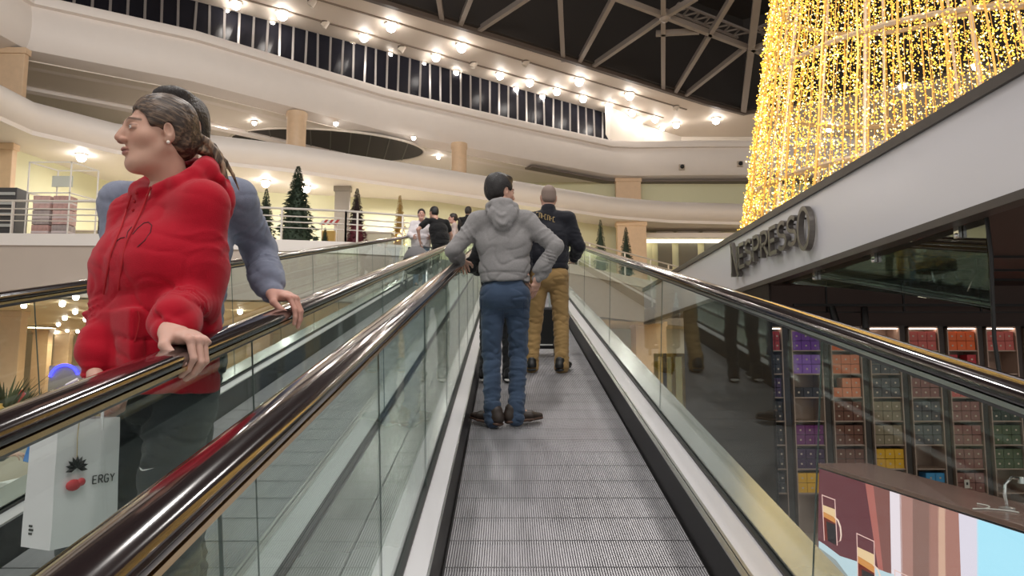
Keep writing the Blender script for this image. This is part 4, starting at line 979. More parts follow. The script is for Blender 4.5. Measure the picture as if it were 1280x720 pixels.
def figure(name, label, loc, heading, H, spec, slope=True):
    """one person; the body frame faces +Y, right hand at +X; every garment is a child of the root"""
    g = spec.get; s = H/1.75; fem = g('fem', False); th = R(heading); Rw = rotz(th); res = g('res', 0.010); fine = g('fine', False)
    root = thing(name, label, 'person', loc, th, g('group'))
    dn = np.linalg.inv(Rw)
    def ground(p):                                # height of the walkway below a local point
        if not slope: return 0.0
        w = Rw @ np.array([p[0], p[1], 0]); return w[1]*TAN
    lean = np.array(g('lean', (0,0))); bk = g('bulk', 1.0)
    def L(x, y, z): u = max(0, (z-0.95)/0.70); return np.array([x*s + lean[0]*u**1.2, y*s + lean[1]*u**1.2, z*s])
    sw = g('shoulder', 0.168 if fem else 0.192); hw = 0.085
    tw = R(g('twist', 0)); 
    def T(x, y, z):                               # upper body twists about the spine
        u = max(0, min(1, (z-1.0)/0.35)); q = rotz(tw*u) @ np.array([x, y, 0]); return L(q[0], q[1], z)
    pel = L(0,0,0.93); waist = L(0,0.005,1.08); chest = T(0,0.0,1.28); nb = T(0,-0.015,1.475)
    hc = np.array(g('head_at', L(0,0.030,1.612))); Rh = rotz(R(g('head_yaw', 0))) @ rotx(R(g('head_pitch', 0))) @ roty(R(g('head_roll', 0)))
    hs = g('head_scale', 0.985)*s**0.5
    sh = {q: T(q*sw, -0.01, 1.408) for q in (-1, 1)}
    arms = {}
    for q, key in ((-1, 'L'), (1, 'R')):
        a = g('arm'+key, {}); tgt = np.array(a.get('to', L(q*(sw+0.07), 0.04, 0.86))); pole = np.array(a.get('pole', (q*0.5,-1.0,-0.2)))
        al = g('arm', 1.0); el, wr = ik(sh[q], tgt, 0.280*s*al, 0.250*s*al, pole); arms[q] = (el, wr, a)
    legs = {}
    for q, key in ((-1, 'L'), (1, 'R')):
        a = g('leg'+key, {}); ft = np.array(a.get('at', (q*0.10, 0.0)))*1.0; z0 = ground(ft)
        ank = np.array([ft[0], ft[1]-0.03*s, z0 + 0.085*s]); hip = L(q*hw, 0, 0.90)
        kn, ank = ik(hip, ank, 0.425*s, 0.405*s, a.get('pole', (q*0.15, 1, 0))); td = R(a.get('toe', -q*-8)); legs[q] = (hip, kn, ank, np.array([-math.sin(td), math.cos(td), 0]), z0)
    # ---- body (one continuous skin surface; head and hands are refined pieces of the same mesh)
    skin = g('skin', (0.58,0.36,0.27)); B = Field()
    B.x(pel, waist, (0.115*s,0.082*s), (0.115*s,0.085*s), (1,0,0)); B.x(waist, chest, (0.115*s,0.085*s), (0.150*s,0.105*s), T(1,0,1.28)-T(0,0,1.28)); B.x(chest, T(0,-0.01,1.40), (0.150*s,0.105*s), (0.13*s,0.07*s), T(1,0,1.4)-T(0,0,1.4))
    B.c(T(0,-0.012,1.42), nb, 0.062*s, 0.056*s)
    for q in (-1, 1):
        B.c(T(0,-0.01,1.41), sh[q], 0.055*s, 0.05*s, 0.03); el, wr, a = arms[q]; B.c(sh[q], el, 0.050*s, 0.038*s, 0.02); B.c(el, wr, 0.038*s, 0.026*s, 0.015)
        hip, kn, ank, td, z0 = legs[q]; B.c(hip, kn, 0.070*s, 0.048*s, 0.03); B.c(kn, ank, 0.048*s, 0.034*s, 0.02); B.c(ank, ank+td*0.13*s-np.array([0,0,0.05*s]), 0.034*s, 0.024*s, 0.02)
    parts = [B.mesh(max(res, 0.012))]; cols = [np.tile(np.array([*skin, 1.0]), (len(parts[0][0]), 1))]
    neck_local = Rh.T @ (nb-hc)/hs
    V, F = head_field(neck_local, fem, g('jaw', 0.88 if fem else 1.0), fine, 0.053 if fem else 0.058).mesh(0.0026 if fine else 0.006)
    cols.append(head_colors(V, skin, g('lip', (skin[0]*0.8, skin[1]*0.5, skin[2]*0.5)), g('brow', (0.06,0.04,0.03)), g('stubble', 0), fem)); Vh = (V*hs) @ Rh.T + hc; parts.append((Vh, F))
    nails = []
    for q in (-1, 1):
        el, wr, a = arms[q]; fd = nrm(a.get('fingers', wr-el)); up = np.array(a.get('back', (q*1.0, 0.2, 0.1)), float); up = nrm(up - fd*(up @ fd)); xx = np.cross(fd, up); M = np.stack([xx, fd, up], 1)
        side = a.get('thumb_side', None)
        if side is None: side = -q          # palms facing down: thumbs point to the middle
        hf, tips = hand_field(side, a.get('curl', (0.35,0.45,0.3)), a.get('thumb', 0.3), a.get('spread', 0.3)); V, F = hf.mesh(0.0028 if fine else 0.0055)
        sc_ = g('hand_scale', 0.95 if fem else 1.02)*s; parts.append((V*sc_ @ M.T + wr, F)); c = np.tile(np.array([*g('hand_skin', skin), 1.0]), (len(V), 1))
        if fine:
            for tp, dr, r in tips:
                up_ = nrm(np.array([0,0,1.0]) - dr*dr[2]); ce = tp + up_*r*0.75 + dr*r*0.15; d2 = (((V-ce) @ dr)/(r*1.0))**2 + (np.linalg.norm(np.cross(V-ce, dr), axis=1)/(r*0.8))**2
                w = np.clip(1.6*np.exp(-d2**2*1.4)-.2, 0, 1)[:, None]; c[:, :3] = c[:, :3]*(1-w) + np.array(g('nail', (0.74,0.50,0.45)))*w
            kn_ = np.exp(-((V[:,1]-0.088)/0.012)**2)*(V[:,2] > 0.002)*0.25; c[:, :3] *= (1 - kn_[:, None]*np.array([0.1,0.3,0.3]))
        cols.append(c)
    body = make('body', parts, SKIN, root, np.concatenate(cols))
    def eye(q):
        b = MB(); c0 = Rh @ (np.array([q*0.031,0.0795,0.008])*hs) + hc; b.sphere((0,0,0), 0.0125*hs, 14, 10, 0)
        b.sphere((0,0.0065*hs,0), (0.0062*hs,0.0066*hs,0.0062*hs), 10, 8, 1)
        o = b.build('eye', [mat('eye_white', (0.72,0.68,0.64), 0.2), mat('eye_iris', (0.035,0.02,0.012), 0.1)], root, True)
        o.matrix_local = Matrix.Translation(Vector(c0)) @ Matrix(Rh.tolist()).to_4x4(); return o
    if fine: eye(-1); eye(1)
    # ---- hair
    hair = g('hair')
    if hair:
        hf = Field(); t = hair.get('thick', 0.014)
        hf.e((0,-0.022,0.038), (0.073+t, 0.094+t, 0.088+t*hair.get('top', 1.1)), 0.02)
        if hair.get('style') == 'short': hf.e((0,-0.055,-0.015), (0.066+t*0.6,0.056+t*.5,0.060), 0.03)
        if hair.get('style') == 'tied': hf.e((0,-0.055,-0.02), (0.064,0.058,0.062), 0.03); hf.e((0,-0.105,-0.005), (0.035,0.03,0.035), 0.02)
        if hair.get('style') == 'crop': hf.e((0,-0.055,-0.012), (0.068,0.058,0.058), 0.02)
        hf.e((0,0.098,hair.get('line', -0.022)), (0.088,0.092,0.098), 0.012, 's')
        for q in (-1, 1): hf.e((q*0.080,0.028,-0.045), (0.035,0.042,0.062), 0.01, 's'); hf.e((q*0.085,-0.008,-0.012), (0.022,0.022,0.036), 0.006, 's')
        hf.b((0,0,-0.155), (0.2,0.2,0.075), 0.005, 0.02, 's')
        if hair.get('quiff'): hf.e((0,0.035,0.105), (0.060,0.050,0.028), 0.03)
        st = noise3(5, 160, 2); dsp = (lambda P: 0.0028*st(P*np.array([1.0,0.35,0.35]))) if hair.get('style') != 'crop' else None
        V, F = hf.mesh(0.0035 if fine else 0.006, dsp); o = make('hair', [((V*hs) @ Rh.T + hc, F)], hair['mat'], root)
        if hair.get('style') == 'tied':
            pt = Field(); rg = np.random.default_rng(2)
            for k in range(34):
                x0 = rg.normal(0, .012); z0 = rg.normal(0, .012); pts = [(x0, -0.118, 0.0+z0)]; sx, sy, sz = rg.normal(0, .030), rg.normal(0, .026), rg.normal(0, .028); ln = rg.uniform(.75, 1.15)
                for j in range(1, 6):
                    u = j/5; pts.append((x0+sx*u**1.2, -0.118-(0.075*math.sin(u*1.9))*1.0+sy*u*u, z0-0.185*u**1.35*ln+0.018*math.sin(u*3.1)+sz*u))
                pt.chain([np.array(p) for p in pts], [0.011,0.0105,0.0095,0.008,0.0055,0.0025], 0.004)
            V, F = pt.mesh(0.0034); make('ponytail', [((V*hs) @ Rh.T + hc, F)], hair.get('tail', hair['mat']), o)
            b = MB(); c0 = Rh @ (np.array([0,-0.120,0.0])*hs) + hc; ax_ = Rh @ np.array([0,1,0]); b.tube([c0-ax_*0.008, c0+ax_*0.008], 0.026*hs, 14); b.build('hair_tie', BLACK, o, True)
            b = MB(); b.sphere(tuple(Rh @ (np.array([-0.022,-0.122,0.014])*hs) + hc), 0.006, 8, 6); b.build('tie_bead', CHROME, o, True)
    if g('earring'):
        b = MB(); b.sphere(tuple(Rh @ (np.array([-0.082,-0.006,-0.038])*hs) + hc), 0.0052, 10, 8); b.build('earring', mat('pearl', (0.85,0.80,0.72), 0.15), root, True)
    # ---- trousers
    tr_ = g('trousers'); C_ = tr_.get('cut', 1.0); Tf = Field(); cr = L(0,0,0.84)
    tb = g('hips', 1.0); bk0 = bk; bk = bk*tb
    Tf.x(L(0,-0.004,1.00), L(0,-0.012,0.86), (0.130*s*bk,0.095*s*bk), (0.163*s*bk,0.120*s*bk), (1,0,0), 0.03)
    for q in (-1, 1):
        hip, kn, ank, td, z0 = legs[q]; e = ank + np.array([0,0,0.0]) 
        Tf.c(hip+np.array([0,-0.01*s,-0.02*s]), kn, 0.090*s*(1+(C_-1)*0.25)*bk, 0.066*s*C_, 0.025, fold=(0.0022, 5, q)); Tf.c(kn, e+np.array([0,0,-0.045*s]), 0.066*s*C_, 0.056*s*C_, 0.02, fold=(0.0040, 11, q*2)); Tf.c(e+np.array([0,0,0.05*s]), e+np.array([0,0,-0.050*s]), 0.056*s*C_, 0.062*s*C_, 0.01, fold=(0.004,2.5,1))
        Tf.e(L(q*0.075,-0.060,0.87), (0.084*s*bk,0.068*s*bk,0.085*s), 0.035)
    bk = bk0
    w_leg = wrinkle(11, 0.0042, 26, (0.8,0.8,1.5)); w_kn = wrinkle(12, 0.005, 40, (0.6,0.6,1.5))
    def dT(P):
        z = P[:, 2]/s; return w_leg(P) + w_kn(P)*(np.exp(-((z-0.47)/0.09)**2) + 1.0*np.exp(-((z-0.12)/0.09)**2) + .5*np.exp(-((z-0.80)/0.06)**2))
    to = make('trousers', [Tf.mesh(res*0.85, dT)], tr_['mat'], root)
    # ---- shoes
    so = g('shoes')
    for q in (-1, 1):
        hip, kn, ank, td, z0 = legs[q]; c0 = np.array([ank[0], ank[1], z0]); side = np.array([td[1], -td[0], 0]); tl = np.array([0,0,1.0])
        if slope: tw_ = (Rw @ td)[1]*TAN; td = nrm(td + np.array([0,0,tw_]))
        U = Field(); P_ = lambda f, w, z: c0 + td*f*s + side*w*s + tl*z*s
        U.x(P_(-0.055,0,0.050), P_(0.10,0,0.040), (0.038*s,0.042*s), (0.045*s,0.034*s), side, 0.02); U.x(P_(0.10,0,0.036), P_(0.180,-0.004*q,0.030), (0.045*s,0.032*s), (0.034*s,0.022*s), side, 0.02); U.c(P_(-0.045,0,0.045), P_(-0.035,0,0.095), 0.040*s, 0.043*s, 0.02)
        U.b(P_(0.06,0,-0.045), (0.2,0.2,0.05), 0.003, 0.004, 's', None if not slope else None)
        V, F = U.mesh(0.006); shoe = make('shoe', [(V, F)], so['mat'], root)
        K = Field(); K.x(P_(-0.065,0,0.014), P_(0.10,0,0.014), (0.042*s,0.0145*s), (0.049*s,0.0145*s), side, 0.008); K.x(P_(0.10,0,0.014), P_(0.190,-0.004*q,0.016), (0.049*s,0.0145*s), (0.034*s,0.0135*s), side, 0.008)
        make('sole', [K.mesh(0.006)], so['sole'], shoe)
        if so.get('lace'):
            b = MB()
            for k in range(4): b.tube([P_(0.035+k*0.022,-0.022,0.082-k*0.006), P_(0.040+k*0.022,0,0.090-k*0.008), P_(0.035+k*0.022,0.022,0.082-k*0.006)], 0.0028*s, 6)
            for w in (-1, 1): b.tube([P_(0.035,0,0.09), P_(0.03,w*0.03,0.115), P_(0.02,w*0.05,0.10), P_(0.04,w*0.015,0.088)], 0.0025*s, 6)
            b.build('lace', so['lace'], shoe, True)
    # ---- top
    to_ = g('top'); hem = to_.get('hem', 0.90); ease = to_.get('ease', 1.0); Uf = Field(); ux = T(1,0,1.3)-T(0,0,1.3)
    zh = hem + 0.02
    Uf.x(L(0,0.0,zh), waist, (0.158*s*ease*bk,0.128*s*ease*bk), (0.158*s*ease*bk,0.125*s*ease*bk), (1,0,0), 0.03); Uf.x(waist, T(0,0.004,1.24), (0.158*s*ease*bk,0.125*s*ease*bk), (0.176*s*ease,0.130*s*ease), ux, 0.03)
    Uf.x(T(0,0.004,1.24), T(0,-0.012,1.385), (0.176*s*ease,0.130*s*ease), (0.150*s,0.085*s), ux, 0.03)
    if fem: 
        for q in (-1, 1): Uf.e(T(q*0.070,0.070,1.235), (0.078*s,0.052*s,0.075*s), 0.07)
    Uf.b(L(0,0,hem-0.25), (0.5,0.5,0.25), 0.002, 0.006, 's')
    for q in (-1, 1):
        Uf.c(T(q*0.045,-0.015,1.435), sh[q]+np.array([0,0,-0.006]), 0.058*s, 0.058*s, 0.03)
        el, wr, a = arms[q]; sl = to_.get('sleeve', 'long')
        if sl == 'long':
            er = 0.055*s*ease; fr = to_.get('folds', 1.0); d1 = nrm(wr-el)
            Uf.c(sh[q]+np.array([-q*0.006,0,-0.006]), el, 0.057*s*ease, er, 0.05, fold=(0.0050*fr, 7.0, q*1.3)); Uf.c(el, wr-d1*0.045*s, er, 0.050*s*ease, 0.02, fold=(0.0075*fr, 9.0, q*2.1))
            Uf.c(wr-d1*0.085*s, wr-d1*0.055*s, 0.056*s*ease, 0.053*s*ease, 0.012); Uf.c(wr-d1*0.05*s, wr-d1*0.002*s, 0.041*s, 0.038*s, 0.006)
        else:
            mid = sh[q]*0.42+el*0.58; Uf.c(sh[q], mid, 0.068*s, 0.066*s, 0.02, fold=(0.003, 2, q))
    hs_ = T(0,-0.03,1.47)
    if to_.get('hood'):
        n_ = 11; ring = []; hz = to_.get('hood_up', 0.0); hb = to_.get('hood_big', 1.0)
        for i in range(n_):
            a_ = R(-160 + 320*i/(n_-1)); ring.append(T(0.088*(1+0.6*(hb-1))*math.sin(a_), -0.022-0.082*math.cos(a_) if abs(a_) < 2 else -0.022-0.075*math.cos(a_), 1.468 + hz*(0.75+0.25*math.cos(a_)) + 0.042*math.cos(a_)))
        Uf.chain(ring, [0.020*s]+[0.027*s]*2+[0.036*s]*(n_-6)+[0.027*s]*2+[0.020*s], 0.016)
        Uf.e(T(0,-0.118-0.02*(hb-1),1.425+hz*0.6), (0.105*s*hb,0.046*s*hb,0.078*s*hb), 0.025); Uf.e(T(0,-0.138,1.365), (0.066*s*hb,0.034*s*hb,0.060*s), 0.02)
        for q in (-1, 1): Uf.c(T(q*0.098*hb,-0.085,1.462+hz), T(q*0.012,-0.178,1.345), 0.017*s, 0.013*s, 0.012); Uf.c(T(q*0.070*hb,-0.128,1.470+hz), T(q*0.010,-0.168,1.405), 0.013*s, 0.010*s, 0.010)
        Uf.e(T(0,-0.088,1.492+hz), (0.060*s,0.040*s,0.028*s), 0.012, 's')
    elif to_.get('collar'):
        Uf.c(T(0,-0.02,1.43), T(0,-0.014,1.490), 0.078*s, 0.070*s, 0.015)
    Uf.c(T(0,0.0,1.50), T(0,0.01,1.62), 0.056*s if not fem else 0.052*s, 0.075*s, 0.008, 's')
    if to_.get('pocket'): Uf.b(L(0,0.128*ease*bk-0.006,1.03), (0.115*s,0.010*s,0.075*s), 0.008, 0.010, R_=rotx(R(-4)))
    w1 = wrinkle(g('seed', 21), 0.0055*to_.get('folds', 1.0), 17, (0.8,0.8,1.25)); w2 = wrinkle(g('seed', 21)+3, 0.0035*to_.get('folds', 1.0), 40, (0.7,0.7,1.3))
    def dU(P):
        z = P[:, 2]/s; k = 0.55 + 0.6*np.exp(-((z-1.05)/0.12)**2); rib = 0.004*(np.abs(z-hem-0.056) < 0.007) if to_.get('rib', True) else 0
        return (w1(P) + w2(P))*k + rib
    hm = Field(); tp = make('hoodie' if to_.get('hood') else to_.get('name', 'jacket'), [Uf.mesh(res*0.8, dU)], to_['mat'], root)
    return root, dict(L=L, T=T, s=s, sh=sh, arms=arms, Rh=Rh, hc=hc, hs=hs, top=tp, trousers=to, Rw=Rw, legs=legs)
# ------------------------------------------------------------------ the people on the walkways
from mathutils.bvhtree import BVHTree
def wz(y): return y * TAN
def loc3(x, y): return (x, y, wz(y) + 0.011)
def toL(loc, heading, w): return rotz(R(heading)).T @ (np.array(w, float) - np.array(loc))
def dirL(heading, v): return rotz(R(heading)).T @ np.array(v, float)
HAIR_BR = mat('brown_streaked_hair', (0.055,0.030,0.018), 0.42); HAIR_PT = mat('ponytail_hair', (0.055,0.030,0.018), 0.42)
def streak(m, c0, c1, rot, stretch, sc, lo=0.46, hi=0.68):
    """strands that run along one direction of the head"""
    nt = m.node_tree; b = nt.nodes['Principled BSDF']; tc = nt.nodes.new('ShaderNodeTexCoord')
    m1 = nt.nodes.new('ShaderNodeMapping'); m1.inputs['Rotation'].default_value = rot; m2 = nt.nodes.new('ShaderNodeMapping'); m2.inputs['Scale'].default_value = stretch
    n = nt.nodes.new('ShaderNodeTexNoise'); n.inputs['Scale'].default_value = sc; n.inputs['Detail'].default_value = 4; n.inputs['Distortion'].default_value = 0.3; cr = nt.nodes.new('ShaderNodeValToRGB')
    cr.color_ramp.elements[0].position = lo; cr.color_ramp.elements[0].color = (*c0,1); cr.color_ramp.elements[1].position = hi; cr.color_ramp.elements[1].color = (*c1,1)
    bp = nt.nodes.new('ShaderNodeBump'); bp.inputs['Strength'].default_value = 0.7; bp.inputs['Distance'].default_value = 0.004
    nt.links.new(tc.outputs['Object'], m1.inputs[0]); nt.links.new(m1.outputs[0], m2.inputs[0]); nt.links.new(m2.outputs[0], n.inputs['Vector']); nt.links.new(n.outputs['Fac'], cr.inputs[0]); nt.links.new(cr.outputs[0], b.inputs['Base Color'])
    nt.links.new(n.outputs['Fac'], bp.inputs['Height']); nt.links.new(bp.outputs[0], b.inputs['Normal'])
streak(HAIR_BR, (0.035,0.020,0.013), (0.21,0.135,0.085), (R(-20),0,R(33)), (1.0,0.05,1.0), 120, 0.44, 0.74)
streak(HAIR_PT, (0.06,0.035,0.022), (0.34,0.23,0.145), (R(-15),0,R(33)), (1.0,0.7,0.05), 110, 0.42, 0.62)
HAIR_DK = mat('dark_brown_hair', (0.018,0.012,0.010), 0.4, bump=0.5, bscale=300, stretch=(1,.3,.3)); HAIR_BK = mat('black_hair', (0.010,0.008,0.008), 0.4, bump=0.5, bscale=260, stretch=(1,.3,.3)); HAIR_GR = mat('cropped_grey_hair', (0.23,0.17,0.14), 0.7, noise=.3, nscale=200)
RED = cloth('red_fleece', (0.43,0.003,0.018), 0.10, 30); BLUEG = cloth('blue_grey_fleece', (0.225,0.25,0.33), 0.16, 60); GREYH = cloth('grey_marl_fleece', (0.27,0.262,0.262), 0.18, 90); NAVY = cloth('navy_softshell', (0.010,0.011,0.017), 0.1, 20, rough=0.7)
JEAN = cloth('blue_denim', (0.046,0.072,0.122), 0.6, 5, bscale=600); KHAKI = cloth('khaki_cotton', (0.33,0.21,0.085), 0.18, 6); SLATE = cloth('dark_slate_trousers', (0.030,0.034,0.038), 0.15, 10); BLKC = cloth('black_cotton', (0.010,0.010,0.011)); WHT = cloth('white_cotton', (0.70,0.66,0.68)); LJEAN = cloth('light_denim', (0.16,0.24,0.33), 0.3, 6)
BRSH = mat('dark_brown_leather', (0.030,0.019,0.014), 0.5); BRSO = mat('brown_rubber_sole', (0.085,0.045,0.03), 0.6); BKSH = mat('black_shoe', (0.008,0.008,0.009), 0.45); WHSO = mat('white_sole', (0.75,0.73,0.70), 0.5)
# woman in red
WL, WH = loc3(-0.995, 2.13), 147
woman, wi = figure('person', 'person in a red hoodie with streaked ponytail, hand on the rail, carrying a white bag', WL, WH, 1.788, dict(arm=0.93, 
    fem=True, fine=True, res=0.007, hand_scale=1.08, head_scale=0.905, lean=(-0.012,0.02), twist=4, head_yaw=-16, head_pitch=-3, head_roll=0, skin=(0.56,0.335,0.25), hand_skin=(0.66,0.40,0.32), lip=(0.42,0.17,0.15), brow=(0.06,0.036,0.026), earring=True, shoulder=0.150, bulk=1.0,
    hair=dict(style='tied', mat=HAIR_BR, tail=HAIR_PT, thick=0.012, line=-0.020),
    armL=dict(to=toL(WL, WH, (-0.838,1.83,1.517)), pole=dirL(WH, (-0.22,1.0,-0.15)), fingers=dirL(WH, (0.86,-0.20,-0.30)), back=dirL(WH, (0.32,-0.05,0.95)), curl=(1.05,0.85,0.4), thumb=0.55, spread=0.25),
    armR=dict(to=toL(WL, WH, (-1.105,2.00,1.415)), pole=dirL(WH, (0.25,1,0)), fingers=dirL(WH, (0.05,-0.10,-1)), back=dirL(WH, (-1,-0.3,0)), curl=(1.0,1.2,0.8), thumb=0.7),
    legL=dict(at=(-0.11,0.02)), legR=dict(at=(0.11,0.03)), trousers=dict(mat=SLATE, cut=1.30), shoes=dict(mat=BKSH, sole=WHSO),
    top=dict(mat=RED, hood=True, hood_up=0.035, hood_big=1.25, pocket=True, hem=0.895, ease=1.13, folds=0.75), seed=31, hips=0.84))
# man behind her
ML, MH = loc3(-1.17, 2.56), 172
man, mi_ = figure('person', 'person in a blue-grey sweatshirt standing behind the red hoodie, hand on the rail', ML, MH, 1.85, dict(
    fine=True, res=0.008, arm=0.90, lean=(0.0,0.0), head_at=toL(ML, MH, (-1.138,2.47,wz(2.56)+1.722)), head_yaw=-10, head_pitch=0, skin=(0.55,0.32,0.24), hand_skin=(0.62,0.34,0.27), brow=(0.03,0.02,0.015), stubble=0.4, shoulder=0.21,
    hair=dict(style='short', mat=HAIR_DK, thick=0.010, quiff=True, line=-0.016),
    armL=dict(to=toL(ML, MH, (-0.845,2.625,1.695)), pole=dirL(MH, (0.0,0.8,-0.45)), fingers=dirL(MH, (0.90,-0.12,-0.28)), back=dirL(MH, (0.30,-0.1,0.95)), curl=(0.85,0.45,0.25), thumb=0.6, spread=0.5),
    armR=dict(to=toL(ML, MH, (-1.37,2.58,wz(2.56)+0.90)), pole=dirL(MH, (-0.2,1.0,0))), trousers=dict(mat=BLKC, cut=1.05), shoes=dict(mat=BKSH, sole=BKSH),
    top=dict(mat=BLUEG, name='sweatshirt', hem=0.93, ease=1.08, folds=0.8, rib=True), seed=41))
# man in grey hoodie
GL_, GH = loc3(-0.02, 5.14), 0
grey, gi = figure('person', 'person seen from behind in a grey hoodie and blue jeans, one hand on his hip', GL_, GH, 1.76, dict(
    res=0.009, fine=True, head_yaw=-52, head_pitch=-3, skin=(0.55,0.33,0.25), shoulder=0.178, lean=(-0.035,0.0), hair=dict(style='short', mat=HAIR_BK, thick=0.018, quiff=True, line=-0.012),
    armL=dict(to=(-0.335,0.20,1.155), pole=(-0.45,-0.7,-0.45), fingers=(0.15,1,-0.1), back=(-0.2,0.1,1), curl=(.4,.5,.3)),
    armR=dict(to=(0.225,-0.035,1.00), pole=(1,-0.25,0), fingers=(-0.25,0.25,-0.95), back=(0.75,-0.6,-0.1), curl=(0.25,0.4,0.3)),
    legL=dict(at=(-0.085,-0.02), toe=48), legR=dict(at=(0.075,0.02), toe=-66), trousers=dict(mat=JEAN, cut=0.98), shoes=dict(mat=BRSH, sole=BRSO, lace=BRSH),
    top=dict(mat=GREYH, hood=True, hem=0.965, ease=1.07, folds=1.0), seed=51))
# man in navy jacket and khaki trousers
KL, KH = loc3(0.385, 6.92), -4
khaki, ki = figure('person', 'bald person seen from behind in a navy jacket and khaki trousers', KL, KH, 1.78, dict(
    res=0.011, skin=(0.50,0.29,0.22), shoulder=0.19, bulk=1.05, head_yaw=8, head_scale=0.95, hair=dict(style='crop', mat=HAIR_GR, thick=0.003, line=0.02),
    armR=dict(to=(0.235,0.22,1.08), pole=(0.35,-1.0,-0.1), fingers=(-0.1,1,0.1), back=(1,0,0.3)), armL=dict(to=(-0.215,-0.13,0.81), pole=(-0.6,-0.8,0), fingers=(0.05,0,-1), back=(-0.8,-0.6,0)),
    legL=dict(at=(-0.165,0.0), toe=4), legR=dict(at=(0.115,0.0), toe=-22), trousers=dict(mat=KHAKI, cut=1.12), shoes=dict(mat=BKSH, sole=BKSH),
    top=dict(mat=NAVY, name='jacket', collar=True, hem=0.925, ease=1.10, folds=0.8), seed=61))
# shorter woman hidden ahead of the grey hoodie, her legs mirrored in the glass
hid, hi_ = figure('person', 'short person in dark clothes and white-soled sneakers, hidden ahead of the grey hoodie', loc3(-0.10, 6.50), 0, 1.52, dict(
    res=0.014, fem=True, skin=(0.55,0.34,0.26), hair=dict(style='short', mat=HAIR_DK, thick=0.02), armR=dict(to=(0.16,0.22,0.98)), armL=dict(to=(-0.16,0.22,0.98)), trousers=dict(mat=BLKC, cut=0.95), shoes=dict(mat=BLKC, sole=WHSO), top=dict(mat=BLKC, name='sweatshirt', hem=0.9)))
# group at the top of the neighbouring walkway
figure('person', 'person in a white top on the far upper part of the neighbouring walkway', loc3(-1.86, 15.6), 190, 1.68, dict(res=0.016, fem=True, skin=(0.55,0.33,0.27), shoulder=0.18, bulk=1.15, hair=dict(style='short', mat=HAIR_DK, thick=0.014),
    armR=dict(to=(0.18,0.25,1.02)), armL=dict(to=(-0.18,0.25,1.02)), trousers=dict(mat=LJEAN), shoes=dict(mat=BKSH, sole=WHSO), top=dict(mat=WHT, name='shirt', ease=1.2, hem=0.86)))
figure('person', 'person in a black t-shirt leaning over, beside the white top on the far walkway', loc3(-1.40, 15.2), 20, 1.74, dict(res=0.016, skin=(0.52,0.30,0.23), lean=(-0.14,0.10), head_yaw=25, shoulder=0.21, bulk=1.1, hair=dict(style='short', mat=HAIR_BK, thick=0.016),
    armL=dict(to=(-0.42,0.10,0.98), pole=(-1,-0.5,0)), armR=dict(to=(0.28,0.25,0.95), pole=(1,-0.5,0)), trousers=dict(mat=BLKC), shoes=dict(mat=BKSH, sole=WHSO), top=dict(mat=BLKC, name='t_shirt', sleeve='short', ease=1.12, rib=False)))
figure('person', 'dark-haired person in a pale top facing sideways at the head of the far walkway', loc3(-1.30, 17.4), 100, 1.60, dict(res=0.016, fem=True, skin=(0.56,0.32,0.25), hair=dict(style='tied', mat=HAIR_DK, thick=0.016), trousers=dict(mat=SLATE), shoes=dict(mat=BKSH, sole=WHSO), top=dict(mat=cloth('pale_knit', (0.5,0.4,0.36)), name='sweater')))
figure('person', 'person in a black jacket seen from behind, furthest up the neighbouring walkway', loc3(-1.02, 18.6), 0, 1.80, dict(res=0.016, skin=(0.5,0.3,0.22), hair=dict(style='short', mat=HAIR_DK, thick=0.018), trousers=dict(mat=SLATE), shoes=dict(mat=BKSH, sole=BKSH), top=dict(mat=BLKC, name='jacket', collar=True)))
# person at the ground level stall reaching for a blue pack
figure('person', 'person in a grey sleeve reaching over a stall at the lower left edge', (-5.02, 7.0, GZ), -90, 1.72, dict(res=0.012, fine=False, skin=(0.58,0.35,0.27), hair=dict(style='short', mat=HAIR_DK), armR=dict(to=toL((-5.02,7.0,GZ), -90, (-4.60,6.94,0.64)), pole=(0.3,-0.5,-0.8), fingers=dirL(-90, (1,0.1,0.12)), back=dirL(-90, (-0.1,-0.3,1)), curl=(.5,.6,.4)),
    trousers=dict(mat=SLATE), shoes=dict(mat=BKSH, sole=WHSO), top=dict(mat=cloth('dark_grey_knit', (0.10,0.105,0.11)), name='sweater')), slope=False)

# ---- marks and strings laid on the clothes
def surf(objs):
    bpy.context.view_layer.update(); vs, fs = [], []
    for o in objs:
        b = len(vs); vs += [o.matrix_world @ v.co for v in o.data.vertices]; fs += [tuple(b+i for i in p.vertices) for p in o.data.polygons]
    return BVHTree.FromPolygons(vs, fs)
def lay(bvh, pts, off=0.002):
    out = []
    for px, py in pts:
        d = Vector(at(px, py, y=10)) - Vector(CAM); h = bvh.ray_cast(Vector(CAM), d.normalized())
        if h[0] is not None: 
            n = h[1] if h[1].dot(d) < 0 else -h[1]; out.append(h[0] + n*off)
    return out
def local_build(b, name, m, root, smooth=True):
    inv = root.matrix_world.inverted(); b.v = [tuple(inv @ Vector(v)) for v in b.v]; return b.build(name, m, root, smooth)
bw_ = surf([wi['top']])
CORD = mat('red_cord', (0.42,0.006,0.015), 0.7); TIP = mat('pale_cord_tip', (0.75,0.68,0.66), 0.4); INK = mat('dark_print', (0.03,0.01,0.015), 0.6)
for pts in ([(166,243),(160,262),(153,284),(146,302),(140,318),(135,345),(131,368)], [(190,234),(184,250),(176,269),(167,287),(159,303),(154,330),(149,362)]):
    q = lay(bw_, pts, 0.004)
    if len(q) > 2: 
        b = MB(); b.tube(q, 0.0030, 6); d_ = local_build(b, 'drawstring', CORD, wi['top'])
        b = MB(); b.tube([q[-1], q[-1] + (q[-1]-q[-2]).normalized()*0.022], 0.0036, 6); local_build(b, 'cord_tip', TIP, d_)
